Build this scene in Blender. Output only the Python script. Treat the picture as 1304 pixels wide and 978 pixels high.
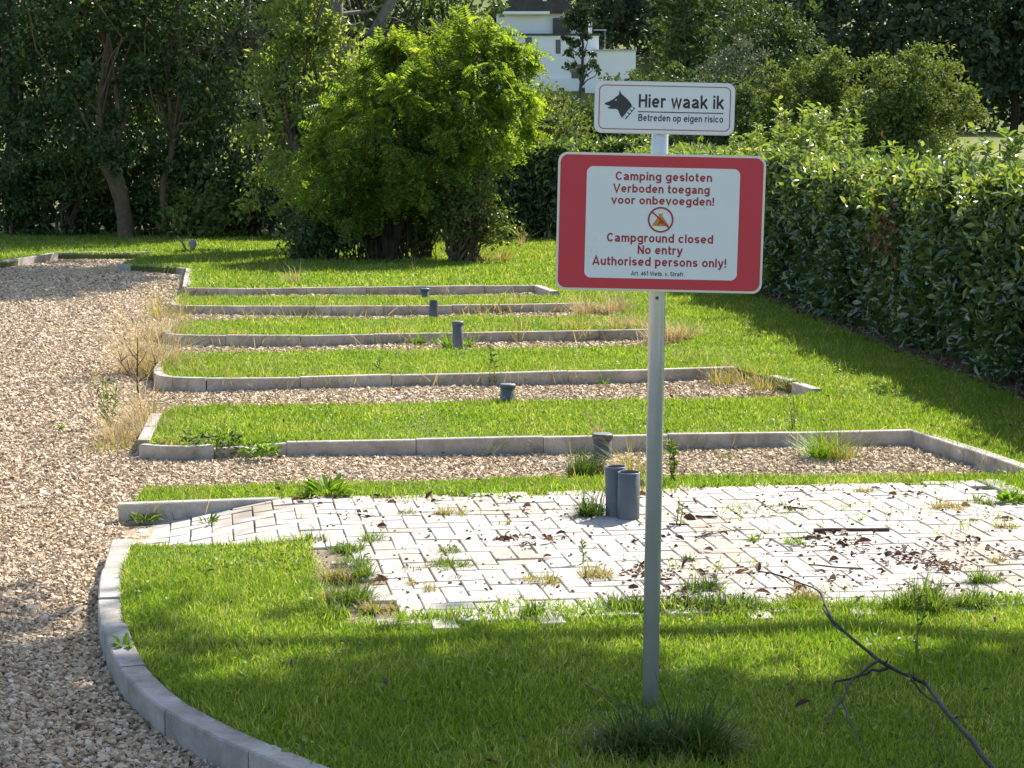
import bpy, bmesh, math, random
import numpy as np
from mathutils import Vector, Matrix, geometry

# ------------------------------------------------------------------ scene, camera, light
for o in list(bpy.data.objects):
    bpy.data.objects.remove(o, do_unlink=True)
S = bpy.context.scene
C = S.collection
F = 2600.0 / 1304.0            # focal length in picture widths
HCAM = 1.86
PITCH = math.atan(306.0 / 2600.0)

cam = bpy.data.cameras.new('camera')
cam.sensor_width = 36.0
cam.lens = 36.0 * F
cam.clip_start = 0.1
cam.clip_end = 6000.0
camo = bpy.data.objects.new('camera', cam)
C.objects.link(camo)
camo.location = (0, 0, HCAM)
camo.rotation_euler = (math.radians(90) - PITCH, 0, 0)
S.camera = camo

SUN = Vector((0.57, 0.90, 1.00)).normalized()      # towards the sun
SUN_EL = math.asin(SUN.z)
SUN_AZ = math.atan2(SUN.x, SUN.y)
world = bpy.data.worlds.new('World')
S.world = world
world.use_nodes = True
wn = world.node_tree
sky = wn.nodes.new('ShaderNodeTexSky')
sky.sky_type = 'NISHITA'
sky.sun_disc = False
sky.sun_elevation = SUN_EL
sky.sun_rotation = SUN_AZ
sky.air_density = 1.0
sky.dust_density = 1.5
wn.links.new(sky.outputs[0], wn.nodes['Background'].inputs[0])
wn.nodes['Background'].inputs[1].default_value = 0.12

sl = bpy.data.lights.new('sun', 'SUN')
sl.energy = 5.0
sl.angle = math.radians(0.5)
sl.color = (1.0, 0.94, 0.84)
so = bpy.data.objects.new('sun', sl)
C.objects.link(so)
so.rotation_euler = (-SUN).to_track_quat('-Z', 'Y').to_euler()
so.location = (20, 30, 40)

S.view_settings.view_transform = 'Standard'
S.view_settings.look = 'None'
S.view_settings.gamma = 1.0
S.view_settings.exposure = 1.08
S.view_settings.use_curve_mapping = False

R_ = np.random.default_rng(7)
random.seed(7)

# ------------------------------------------------------------------ where things stand
def P(px, py, z=0.0):
    """point of the plane at height z seen at picture position (px, py)"""
    c, s = math.cos(PITCH), math.sin(PITCH)
    dx, u = px - 652.0, 489.0 - py
    d = (dx, 2600.0 * c + u * s, -2600.0 * s + u * c)
    t = (z - HCAM) / d[2]
    return (d[0] * t, d[1] * t, z)

def PX(px, d):
    return (px - 652.0) / 2618.0 * d

def PZ(py, d):
    return HCAM + (183.0 - py) / 2618.0 * d

def smooth(t):
    t = min(1.0, max(0.0, t))
    return t * t * (3 - 2 * t)

def zt(x, y):
    """height of the open land"""
    z = -0.20
    if y > 60:
        z += 2.9 * smooth((y - 60) / 85.0)
    if y > 225:
        z += 0.22 * min(y - 225, 120)
    return z

# ------------------------------------------------------------------ mesh helpers
def np_mesh(name, parts, mats=None, smoothf=False):
    """parts: list of (V, F) or (V, F, material index); F may have any corner count"""
    me = bpy.data.meshes.new(name)
    Vs, off, loops, starts, totals, mi = [], 0, [], [], [], []
    ls = 0
    for p in parts:
        V, Fc = np.asarray(p[0], dtype=np.float32), np.asarray(p[1], dtype=np.int32)
        if len(Fc) == 0:
            continue
        k = Fc.shape[1]
        Vs.append(V)
        loops.append((Fc + off).ravel())
        n = Fc.shape[0]
        starts.append(ls + np.arange(n, dtype=np.int32) * k)
        totals.append(np.full(n, k, dtype=np.int32))
        mi.append(np.full(n, p[2] if len(p) > 2 else 0, dtype=np.int32))
        ls += n * k
        off += V.shape[0]
    V = np.concatenate(Vs)
    L = np.concatenate(loops)
    St = np.concatenate(starts)
    Mi = np.concatenate(mi)
    me.vertices.add(len(V))
    me.vertices.foreach_set('co', V.ravel())
    me.loops.add(len(L))
    me.loops.foreach_set('vertex_index', L)
    me.polygons.add(len(St))
    me.polygons.foreach_set('loop_start', St)
    me.polygons.foreach_set('material_index', Mi)
    me.polygons.foreach_set('use_smooth', np.full(len(St), bool(smoothf)))
    me.update(calc_edges=True)
    me.validate()
    if mats:
        for m in (mats if isinstance(mats, (list, tuple)) else [mats]):
            me.materials.append(m)
    return me

def link(name, me, parent=None, loc=None):
    o = bpy.data.objects.new(name, me)
    C.objects.link(o)
    if parent is not None:
        o.parent = parent
    if loc is not None:
        o.location = loc
    return o

def obj(name, parts, mats, parent=None, loc=None, smoothf=False):
    return link(name, np_mesh(name, parts, mats, smoothf), parent, loc)

def tag(o, label=None, cat=None, group=None, kind=None):
    if label: o['label'] = label
    if cat: o['category'] = cat
    if group: o['group'] = group
    if kind: o['kind'] = kind
    return o

def thing(name, label, cat, loc, group=None, rz=0.0):
    o = bpy.data.objects.new(name, None)
    o.empty_display_size = 0.2
    C.objects.link(o)
    o.location = loc
    o.rotation_euler = (0, 0, rz)
    return tag(o, label, cat, group)

def inst(TV, TF, pos, R, sc):
    TV = np.asarray(TV, dtype=np.float32)
    TF = np.asarray(TF, dtype=np.int32)
    N, n = len(pos), len(TV)
    sc = np.asarray(sc, dtype=np.float32)
    if sc.ndim == 1:
        sc = np.repeat(sc[:, None], 3, axis=1)
    V = TV[None, :, :] * sc[:, None, :]
    V = np.einsum('nij,nkj->nki', R.astype(np.float32), V) + np.asarray(pos, dtype=np.float32)[:, None, :]
    Fc = TF[None, :, :] + (np.arange(N, dtype=np.int32) * n)[:, None, None]
    return V.reshape(-1, 3), Fc.reshape(-1, TF.shape[1])

def norm(a):
    return a / np.maximum(np.linalg.norm(a, axis=-1, keepdims=True), 1e-9)

def frames(ydir, ndir):
    """rotation matrices whose Y column is ydir and whose Z column is near ndir"""
    y = norm(ydir)
    x = norm(np.cross(y, ndir))
    z = np.cross(x, y)
    return np.stack([x, y, z], axis=-1)

def yawtilt(N, rng, tilt):
    a = rng.uniform(0, 2 * np.pi, N)
    up = norm(np.stack([rng.normal(0, tilt, N), rng.normal(0, tilt, N), np.ones(N)], -1))
    y = np.stack([np.cos(a), np.sin(a), np.zeros(N)], -1)
    x = norm(np.cross(y, up))
    y = np.cross(up, x)
    return np.stack([x, y, up], axis=-1)

LEAF_V = [(0, 0, 0), (0.5, 0.45, 0.10), (0, 1, -0.06), (-0.5, 0.45, 0.10)]
LEAF_F = [(0, 1, 2, 3)]
# oval leaf folded on its midrib
OVAL_V = [(0, 0, 0), (0.36, 0.22, .07), (0.5, 0.52, .10), (0.28, 0.82, .04), (0, 1, -.05),
          (-0.28, 0.82, .04), (-0.5, 0.52, .10), (-0.36, 0.22, .07), (0, 0.52, 0)]
OVAL_F = [(0, 1, 2, 8), (8, 2, 3, 4), (0, 8, 6, 7), (8, 4, 5, 6)]

def tube(pts, radii, sides=6, cap=True):
    pts = [Vector(p) for p in pts]
    n = len(pts)
    V, Fc = [], []
    ref = Vector((0.31, 0.17, 0.93))
    for i, p in enumerate(pts):
        t = (pts[min(i + 1, n - 1)] - pts[max(i - 1, 0)]).normalized()
        a = t.cross(ref)
        if a.length < 0.05:
            a = t.cross(Vector((1, 0, 0)))
        a.normalize()
        b = t.cross(a)
        for k in range(sides):
            w = 2 * math.pi * k / sides
            V.append(p + (a * math.cos(w) + b * math.sin(w)) * radii[i])
    for i in range(n - 1):
        for k in range(sides):
            k2 = (k + 1) % sides
            Fc.append((i * sides + k, i * sides + k2, (i + 1) * sides + k2, (i + 1) * sides + k))
    if cap and sides % 2 == 0:
        for i0 in (0, (n - 1) * sides):
            for k in range(1, sides // 2):
                q = (i0 + k - 1, i0 + k, i0 + sides - k - 1, i0 + sides - k)
                if k - 1 == 0:
                    q = (i0, i0 + 1, i0 + sides - 2, i0 + sides - 1)
                Fc.append(q)
    return np.array([tuple(v) for v in V]), np.array(Fc)

def merge(lst):
    """concatenate (V, F) pairs with the same corner count"""
    Vs, Fs, o = [], [], 0
    for V, Fc in lst:
        Vs.append(V); Fs.append(np.asarray(Fc) + o); o += len(V)
    return np.concatenate(Vs), np.concatenate(Fs)

def wobble(p0, p1, n, amp, rng):
    p0, p1 = np.array(p0, float), np.array(p1, float)
    L = np.linalg.norm(p1 - p0)
    out = [p0]
    off = np.zeros(3)
    for i in range(1, n):
        t = i / n
        off = off * 0.6 + rng.normal(0, amp * L, 3)
        out.append(p0 + (p1 - p0) * t + off * math.sin(math.pi * t))
    out.append(p1)
    return out

def box(x0, x1, y0, y1, z0, z1):
    V = np.array([(x0, y0, z0), (x1, y0, z0), (x1, y1, z0), (x0, y1, z0),
                  (x0, y0, z1), (x1, y0, z1), (x1, y1, z1), (x0, y1, z1)], float)
    Fc = np.array([(0, 3, 2, 1), (4, 5, 6, 7), (0, 1, 5, 4), (1, 2, 6, 5), (2, 3, 7, 6), (3, 0, 4, 7)])
    return V, Fc

def lathe(profile, sides=28):
    """profile: (r, z) from the bottom to the top; quads only"""
    V, Fc = [], []
    for r, z in profile:
        for k in range(sides):
            a = 2 * math.pi * k / sides
            V.append((r * math.cos(a), r * math.sin(a), z))
    for i in range(len(profile) - 1):
        for k in range(sides):
            k2 = (k + 1) % sides
            Fc.append((i * sides + k, i * sides + k2, (i + 1) * sides + k2, (i + 1) * sides + k))
    return np.array(V), np.array(Fc)

def in_poly(x, y, poly):
    inside = np.zeros(len(x), dtype=bool)
    n = len(poly)
    for i in range(n):
        x0, y0 = poly[i][0], poly[i][1]
        x1, y1 = poly[(i + 1) % n][0], poly[(i + 1) % n][1]
        if y0 == y1:
            continue
        c = ((y0 > y) != (y1 > y)) & (x < (x1 - x0) * (y - y0) / (y1 - y0) + x0)
        inside ^= c
    return inside

def vnoise(x, y, seed=0, sc=1.0):
    """cheap smooth 2-D noise in -1..1"""
    r = np.random.default_rng(seed)
    v = np.zeros_like(x)
    for i in range(7):
        a = r.uniform(0, 2 * np.pi); f = sc * r.uniform(0.6, 2.2); ph = r.uniform(0, 6.28)
        v += np.sin((x * np.cos(a) + y * np.sin(a)) * f * 2 * np.pi + ph + 1.5 * np.sin((x * np.sin(a) - y * np.cos(a)) * f * 3.1 + ph))
    return v / 4.0

def slab(poly, z0, z1):
    """flat polygon at z1 with walls down to z0 -> list of parts"""
    n = len(poly)
    top = [Vector((p[0], p[1], z1)) for p in poly]
    tri = geometry.tessellate_polygon([top])
    V = np.array([(p[0], p[1], z1) for p in poly])
    fixed = []
    for t in tri:
        a, b, c = [top[i] for i in t]
        if (b - a).cross(c - a).z < 0:
            t = (t[0], t[2], t[1])
        fixed.append(t)
    V2 = np.array([(p[0], p[1], z1) for p in poly] + [(p[0], p[1], z0) for p in poly])
    W = np.array([(i, n + i, n + (i + 1) % n, (i + 1) % n) for i in range(n)])
    return [(V, np.array(fixed)), (V2, W)]

# ------------------------------------------------------------------ materials
def newmat(name):
    m = bpy.data.materials.new(name)
    m.use_nodes = True
    nt = m.node_tree
    b = nt.nodes['Principled BSDF']
    return m, nt, b

def N(nt, t, **kw):
    n = nt.nodes.new(t)
    for k, v in kw.items():
        setattr(n, k, v)
    return n

def ramp(nt, fac, stops):
    r = N(nt, 'ShaderNodeValToRGB')
    e = r.color_ramp.elements
    while len(e) < len(stops):
        e.new(0.5)
    for i, (p, c) in enumerate(stops):
        e[i].position = p
        e[i].color = (c[0], c[1], c[2], 1)
    nt.links.new(fac, r.inputs[0])
    return r.outputs[0]

def plain(name, col, rough=0.6, metal=0.0, spec=0.5):
    m, nt, b = newmat(name)
    b.inputs['Base Color'].default_value = (*col, 1)
    b.inputs['Roughness'].default_value = rough
    b.inputs['Metallic'].default_value = metal
    b.inputs['Specular IOR Level'].default_value = spec
    return m

def noisy(name, stops, scale=8.0, rough=0.85, bump=0.0, bscale=60.0, detail=6.0, metal=0.0):
    m, nt, b = newmat(name)
    tc = N(nt, 'ShaderNodeTexCoord')
    nz = N(nt, 'ShaderNodeTexNoise')
    nz.inputs['Scale'].default_value = scale
    nz.inputs['Detail'].default_value = detail
    nz.inputs['Roughness'].default_value = 0.62
    nt.links.new(tc.outputs['Object'], nz.inputs['Vector'])
    nt.links.new(ramp(nt, nz.outputs[0], stops), b.inputs['Base Color'])
    b.inputs['Roughness'].default_value = rough
    b.inputs['Metallic'].default_value = metal
    if bump > 0:
        n2 = N(nt, 'ShaderNodeTexNoise')
        n2.inputs['Scale'].default_value = bscale
        n2.inputs['Detail'].default_value = 5
        nt.links.new(tc.outputs['Object'], n2.inputs['Vector'])
        bp = N(nt, 'ShaderNodeBump')
        bp.inputs['Strength'].default_value = bump
        bp.inputs['Distance'].default_value = 0.01
        nt.links.new(n2.outputs[0], bp.inputs['Height'])
        nt.links.new(bp.outputs[0], b.inputs['Normal'])
    return m

def leafmat(name, stops, trans=0.35, rough=0.5, spec=0.4, tcol=None, patch=0.0, pscale=0.6):
    """stops: colours picked at random leaf by leaf; patch adds slow drifts across the plant"""
    m, nt, b = newmat(name)
    g = N(nt, 'ShaderNodeNewGeometry')
    fac = g.outputs['Random Per Island']
    if patch > 0:
        tc = N(nt, 'ShaderNodeTexCoord')
        nz = N(nt, 'ShaderNodeTexNoise')
        nz.inputs['Scale'].default_value = pscale
        nz.inputs['Detail'].default_value = 3
        nt.links.new(tc.outputs['Object'], nz.inputs['Vector'])
        ma = N(nt, 'ShaderNodeMath', operation='MULTIPLY_ADD')
        nt.links.new(nz.outputs[0], ma.inputs[0])
        ma.inputs[1].default_value = patch * 2
        ma.inputs[2].default_value = -patch
        ad = N(nt, 'ShaderNodeMath', operation='ADD', use_clamp=True)
        nt.links.new(ma.outputs[0], ad.inputs[0])
        nt.links.new(fac, ad.inputs[1])
        fac = ad.outputs[0]
    col = ramp(nt, fac, stops)
    nt.links.new(col, b.inputs['Base Color'])
    b.inputs['Roughness'].default_value = rough
    b.inputs['Specular IOR Level'].default_value = spec
    tr = N(nt, 'ShaderNodeBsdfTranslucent')
    mx = N(nt, 'ShaderNodeMix', data_type='RGBA', blend_type='MULTIPLY')
    mx.inputs[0].default_value = 1.0
    nt.links.new(col, mx.inputs[6])
    mx.inputs[7].default_value = (*(tcol or (1.5, 1.5, 0.5)), 1)
    nt.links.new(mx.outputs[2], tr.inputs[0])
    ms = N(nt, 'ShaderNodeMixShader')
    ms.inputs[0].default_value = trans
    nt.links.new(b.outputs[0], ms.inputs[1])
    nt.links.new(tr.outputs[0], ms.inputs[2])
    nt.links.new(ms.outputs[0], nt.nodes['Material Output'].inputs[0])
    return m

M = {}
M['grass'] = leafmat('grass', [(0.0, (.095, .180, .022)), (.45, (.172, .268, .030)), (.78, (.26, .33, .055)), (.92, (.38, .36, .13)), (1.0, (.48, .43, .24))],
                     trans=.5, rough=.45, spec=.3, patch=.36, pscale=1.3, tcol=(1.3, 1.4, .45))
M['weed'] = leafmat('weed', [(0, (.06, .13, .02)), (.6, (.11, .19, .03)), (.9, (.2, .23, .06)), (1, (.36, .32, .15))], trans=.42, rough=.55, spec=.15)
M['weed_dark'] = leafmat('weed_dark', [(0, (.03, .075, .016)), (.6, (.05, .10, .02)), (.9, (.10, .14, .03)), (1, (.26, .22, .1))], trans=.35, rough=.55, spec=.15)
M['weed_bright'] = leafmat('weed_bright', [(0, (.12, .24, .015)), (1, (.2, .3, .03))], trans=.4)
M['dry'] = leafmat('dry', [(0, (.34, .26, .13)), (.6, (.48, .39, .22)), (1, (.60, .52, .34))], trans=.3, rough=.7, spec=.2, tcol=(1.2, 1.1, .8))
M['dry_mix'] = leafmat('dry_mix', [(0, (.14, .19, .03)), (.45, (.24, .24, .07)), (.55, (.42, .33, .15)), (1, (.55, .45, .24))], trans=.35, rough=.6, spec=.2, tcol=(1.3, 1.2, .6))
M['locust'] = leafmat('locust', [(0, (.08, .135, .026)), (.5, (.14, .215, .036)), (.88, (.21, .285, .05)), (1, (.27, .31, .07))], trans=.58, rough=.5, spec=.3, tcol=(1.8, 1.75, .55), patch=.3, pscale=.9)
M['laurel'] = leafmat('laurel', [(0, (.040, .080, .032)), (.6, (.078, .132, .050)), (.9, (.13, .18, .06)), (1, (.24, .25, .09))], trans=.24, rough=.22, spec=1.0, tcol=(2.0, 2.0, .5), patch=.12, pscale=.8)
M['laurel_brown'] = leafmat('laurel_brown', [(0, (.10, .05, .02)), (1, (.22, .10, .04))], trans=.2, rough=.6, tcol=(1.2, 1, .7))
M['wood'] = leafmat('woodland', [(0, (.034, .068, .022)), (.7, (.066, .118, .034)), (1, (.14, .18, .06))], trans=.36, rough=.42, spec=.5, patch=.2, pscale=.25)
M['wood_olive'] = leafmat('woodland_olive', [(0, (.05, .085, .02)), (.6, (.09, .13, .03)), (1, (.16, .19, .05))], trans=.32, rough=.5, patch=.2, pscale=.4)
M['wood_pale'] = leafmat('woodland_pale', [(0, (.11, .16, .05)), (.6, (.19, .25, .085)), (1, (.26, .30, .13))], trans=.58, tcol=(1.9, 1.8, .7), rough=.5, patch=.2, pscale=.5)
M['far_dark'] = leafmat('far_dark', [(0, (.036, .060, .032)), (.7, (.064, .096, .046)), (1, (.095, .125, .055))], trans=.15, rough=.6, spec=.3, patch=.25, pscale=.12, tcol=(1.2, 1.2, .6))
M['far_mid'] = leafmat('far_mid', [(0, (.05, .085, .026)), (.7, (.085, .13, .038)), (1, (.13, .17, .06))], trans=.28, rough=.6, spec=.3, patch=.25, pscale=.15, tcol=(1.2, 1.2, .6))
M['far_olive'] = leafmat('far_olive', [(0, (.09, .13, .035)), (.6, (.14, .185, .05)), (1, (.20, .23, .075))], trans=.35, rough=.6, spec=.3, patch=.2, pscale=.3, tcol=(1.3, 1.3, .5))
M['far_grey'] = leafmat('far_grey', [(0, (.07, .09, .055)), (1, (.14, .16, .10))], trans=.2, rough=.6, patch=.2, pscale=.3, tcol=(1.2, 1.2, .7))
M['rose'] = leafmat('rose', [(0, (.06, .10, .02)), (.7, (.12, .17, .035)), (1, (.26, .25, .08))], trans=.4, rough=.4, spec=.5)
M['litter'] = leafmat('litter', [(0, (.05, .025, .018)), (.5, (.11, .055, .035)), (.85, (.22, .10, .05)), (1, (.33, .20, .12))], trans=.1, rough=.7, tcol=(1, .9, .7))
M['bark'] = noisy('bark', [(.3, (.04, .030, .022)), (.55, (.09, .07, .05)), (.75, (.15, .12, .09))], 6, .9, .8, 25)
M['bark_pale'] = noisy('bark_pale', [(.3, (.07, .05, .03)), (.6, (.15, .11, .065)), (.8, (.22, .17, .11))], 6, .9, .6, 25)
M['bark_grey'] = noisy('bark_grey', [(.3, (.11, .10, .085)), (.7, (.24, .22, .19))], 9, .9, .5, 25)
M['twig'] = noisy('twig', [(.3, (.035, .024, .018)), (.7, (.10, .07, .05))], 14, .85, .5, 60)
M['twig_grey'] = noisy('twig_grey', [(.3, (.018, .016, .015)), (.7, (.05, .045, .04))], 14, .8, .5, 60)
M['stem'] = plain('stem', (.12, .13, .05), .7)
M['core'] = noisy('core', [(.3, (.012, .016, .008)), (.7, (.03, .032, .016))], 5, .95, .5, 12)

# ------------------------------------------------------------------ the land
def ground_material():
    m, nt, b = newmat('meadow')
    tc = N(nt, 'ShaderNodeTexCoord')
    n1 = N(nt, 'ShaderNodeTexNoise'); n1.inputs['Scale'].default_value = .12; n1.inputs['Detail'].default_value = 8
    n2 = N(nt, 'ShaderNodeTexNoise'); n2.inputs['Scale'].default_value = 6; n2.inputs['Detail'].default_value = 6
    nt.links.new(tc.outputs['Object'], n1.inputs['Vector']); nt.links.new(tc.outputs['Object'], n2.inputs['Vector'])
    mx = N(nt, 'ShaderNodeMath', operation='ADD'); nt.links.new(n1.outputs[0], mx.inputs[0]); nt.links.new(n2.outputs[0], mx.inputs[1])
    hf = N(nt, 'ShaderNodeMath', operation='MULTIPLY'); hf.inputs[1].default_value = .5; nt.links.new(mx.outputs[0], hf.inputs[0])
    nt.links.new(ramp(nt, hf.outputs[0], [(.35, (.09, .12, .03)), (.5, (.15, .17, .05)), (.65, (.22, .21, .08))]), b.inputs['Base Color'])
    b.inputs['Roughness'].default_value = .95
    b.inputs['Specular IOR Level'].default_value = .1
    bp = N(nt, 'ShaderNodeBump'); bp.inputs['Strength'].default_value = .6; bp.inputs['Distance'].default_value = .1
    nt.links.new(n2.outputs[0], bp.inputs['Height']); nt.links.new(bp.outputs[0], b.inputs['Normal'])
    return m

xs = np.concatenate([[-3000, -1500, -800, -500], np.arange(-400, 401, 10), [500, 800, 1500, 3000]])
ys = np.concatenate([[-1500, -600, -200, -50, 0, 20, 40], np.arange(50, 660, 8), [800, 1200, 2000, 3500]])
GV = np.array([(x, y, zt(x, y)) for y in ys for x in xs])
nx = len(xs)
GF = np.array([(j * nx + i, j * nx + i + 1, (j + 1) * nx + i + 1, (j + 1) * nx + i)
               for j in range(len(ys) - 1) for i in range(nx - 1)])
tag(obj('ground', [(GV, GF)], ground_material(), smoothf=True), kind='structure')

def gravel_material():
    m, nt, b = newmat('gravel_bed')
    tc = N(nt, 'ShaderNodeTexCoord')
    v = N(nt, 'ShaderNodeTexVoronoi'); v.inputs['Scale'].default_value = 34; v.inputs['Randomness'].default_value = 1
    nz = N(nt, 'ShaderNodeTexNoise'); nz.inputs['Scale'].default_value = 90
    mv = N(nt, 'ShaderNodeMix', data_type='RGBA'); mv.inputs[0].default_value = .02
    nt.links.new(tc.outputs['Object'], nz.inputs['Vector'])
    nt.links.new(tc.outputs['Object'], mv.inputs[6]); nt.links.new(nz.outputs['Color'], mv.inputs[7])
    nt.links.new(mv.outputs[2], v.inputs['Vector'])
    sx = N(nt, 'ShaderNodeSeparateColor'); nt.links.new(v.outputs['Color'], sx.inputs[0])
    col = ramp(nt, sx.outputs[0], [(0, (.19, .13, .08)), (.3, (.40, .295, .185)), (.6, (.50, .385, .25)), (.85, (.56, .45, .31)), (1, (.61, .53, .42))])
    big = N(nt, 'ShaderNodeTexNoise'); big.inputs['Scale'].default_value = .7; big.inputs['Detail'].default_value = 6
    nt.links.new(tc.outputs['Object'], big.inputs['Vector'])
    tone = ramp(nt, big.outputs[0], [(.3, (.78, .77, .76)), (.7, (1.08, 1.06, 1.02))])
    mm = N(nt, 'ShaderNodeMix', data_type='RGBA', blend_type='MULTIPLY'); mm.inputs[0].default_value = 1
    nt.links.new(col, mm.inputs[6]); nt.links.new(tone, mm.inputs[7])
    nt.links.new(mm.outputs[2], b.inputs['Base Color'])
    b.inputs['Roughness'].default_value = .85
    bp = N(nt, 'ShaderNodeBump'); bp.inputs['Strength'].default_value = .9; bp.inputs['Distance'].default_value = .02; bp.invert = True
    nt.links.new(v.outputs['Distance'], bp.inputs['Height']); nt.links.new(bp.outputs[0], b.inputs['Normal'])
    return m

ZG = -0.105      # level of the gravel; lawn and kerb tops are near 0
GX = np.linspace(-14, 6, 41); GY = np.linspace(2, 36, 69)
gv = np.array([(x, y, ZG + .012 * math.sin(x * 1.7 + y * .6) * math.sin(y * .9)) for y in GY for x in GX])
gf = np.array([(j * 41 + i, j * 41 + i + 1, (j + 1) * 41 + i + 1, (j + 1) * 41 + i) for j in range(68) for i in range(40)])
tag(obj('gravel_road', [(gv, gf)], gravel_material(), smoothf=True), kind='structure')

def W(l, z=0.0):
    return [P(a, b, z)[:2] for a, b in l]

# outline of the lawn with its grass strips between the pitches
KERB6 = W([(242, 343), (238, 367), (300, 367.5), (690, 363.5), (712, 372)])
KERB5 = W([(236, 377), (226, 386), (234, 390), (500, 390), (745, 387)])
KERB4 = W([(228, 408), (217, 421), (228, 426), (380, 427), (580, 424), (835, 419)])
KERB3 = W([(222, 450), (208, 472), (222, 480), (300, 481), (480, 478), (660, 474), (800, 471), (935, 467)])
KERB2A = W([(206, 528), (191, 562)])
KERB2 = W([(189, 563), (230, 567), (365, 562), (850, 553), (1160, 548)])
KERB2E = W([(1160, 549), (1304, 597)])
KERB1 = W([(150, 640), (355, 633)])
CURVE = W([(151, 690), (137, 735), (139, 790), (160, 842), (208, 890), (275, 930), (370, 972), (500, 1016), (700, 1060)])

LAWN = (W([(-40, 342), (0, 335), (70, 323), (190, 323), (160, 333), (155, 337), (242, 342)]) + KERB6[1:] + W([(716, 376), (236, 377)]) +
        KERB5[1:] + W([(800, 396), (770, 402), (229, 407)]) + KERB4[1:] + W([(890, 430), (850, 440), (224, 449)]) +
        KERB3[1:] + W([(1040, 497), (1005, 505), (225, 516), (206, 528)]) + KERB2[:] + W([(1304, 597), (1296, 602), (860, 605), (640, 607), (182, 621)]) +
        W([(172, 638), (355, 633), (640, 627), (1000, 616), (1240, 611), (1304, 640), (1420, 700)]) + [(3.3, 8.6)] +
        W([(1304, 764), (1100, 772), (850, 778), (500, 792), (420, 790), (402, 740), (386, 690), (160, 692), (153, 735), (157, 790), (182, 842), (232, 892), (302, 932), (395, 975), (520, 1016), (710, 1056)]) +
        [(1.5, 4.4), (8, 3.0), (14, 3.0), (14, 62), (-40, 62), (-40, 22), (-8.6, 22)])

def lawn_material():
    return noisy('lawn_soil', [(.3, (.05, .075, .012)), (.55, (.09, .12, .02)), (.75, (.16, .14, .05))], 3.5, .95, .6, 40)
tag(obj('lawn', slab(LAWN, -.19, -.012), lawn_material()), kind='structure')

# kerbs: concrete edging stones
def kerb_material():
    m, nt, b = newmat('concrete_edging')
    tc = N(nt, 'ShaderNodeTexCoord'); g = N(nt, 'ShaderNodeNewGeometry')
    nz = N(nt, 'ShaderNodeTexNoise'); nz.inputs['Scale'].default_value = 5; nz.inputs['Detail'].default_value = 9; nz.inputs['Roughness'].default_value = .7
    nt.links.new(tc.outputs['Object'], nz.inputs['Vector'])
    a = ramp(nt, nz.outputs[0], [(.28, (.15, .135, .11)), (.42, (.30, .275, .24)), (.55, (.39, .365, .33)), (.72, (.50, .48, .445))])
    t = ramp(nt, g.outputs['Random Per Island'], [(0, (.85, .85, .86)), (1, (1.1, 1.08, 1.05))])
    mm = N(nt, 'ShaderNodeMix', data_type='RGBA', blend_type='MULTIPLY'); mm.inputs[0].default_value = 1
    nt.links.new(a, mm.inputs[6]); nt.links.new(t, mm.inputs[7]); nt.links.new(mm.outputs[2], b.inputs['Base Color'])
    b.inputs['Roughness'].default_value = .9
    n2 = N(nt, 'ShaderNodeTexNoise'); n2.inputs['Scale'].default_value = 130; n2.inputs['Detail'].default_value = 4
    nt.links.new(tc.outputs['Object'], n2.inputs['Vector'])
    bp = N(nt, 'ShaderNodeBump'); bp.inputs['Strength'].default_value = .5; bp.inputs['Distance'].default_value = .006
    nt.links.new(n2.outputs[0], bp.inputs['Height']); nt.links.new(bp.outputs[0], b.inputs['Normal'])
    return m
M['kerb'] = kerb_material()

def resample(pts, step):
    pts = [np.array(p[:2], float) for p in pts]
    # Catmull-Rom through the points
    out = []
    n = len(pts)
    for i in range(n - 1):
        p0 = pts[max(i - 1, 0)]; p1 = pts[i]; p2 = pts[i + 1]; p3 = pts[min(i + 2, n - 1)]
        L = np.linalg.norm(p2 - p1)
        k = max(2, int(L / step))
        m1 = (p2 - p0) * .5 * min(1, L / max(np.linalg.norm(p1 - p0), 1e-6) if i else 1)
        m2 = (p3 - p1) * .5 * min(1, L / max(np.linalg.norm(p3 - p2), 1e-6) if i + 2 < n else 1)
        for j in range(k):
            t = j / k
            h = 2 * t**3 - 3 * t**2 + 1, t**3 - 2 * t**2 + t, -2 * t**3 + 3 * t**2, t**3 - t**2
            out.append(p1 * h[0] + m1 * h[1] + p2 * h[2] + m2 * h[3])
    out.append(pts[-1])
    return np.array(out)

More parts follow.
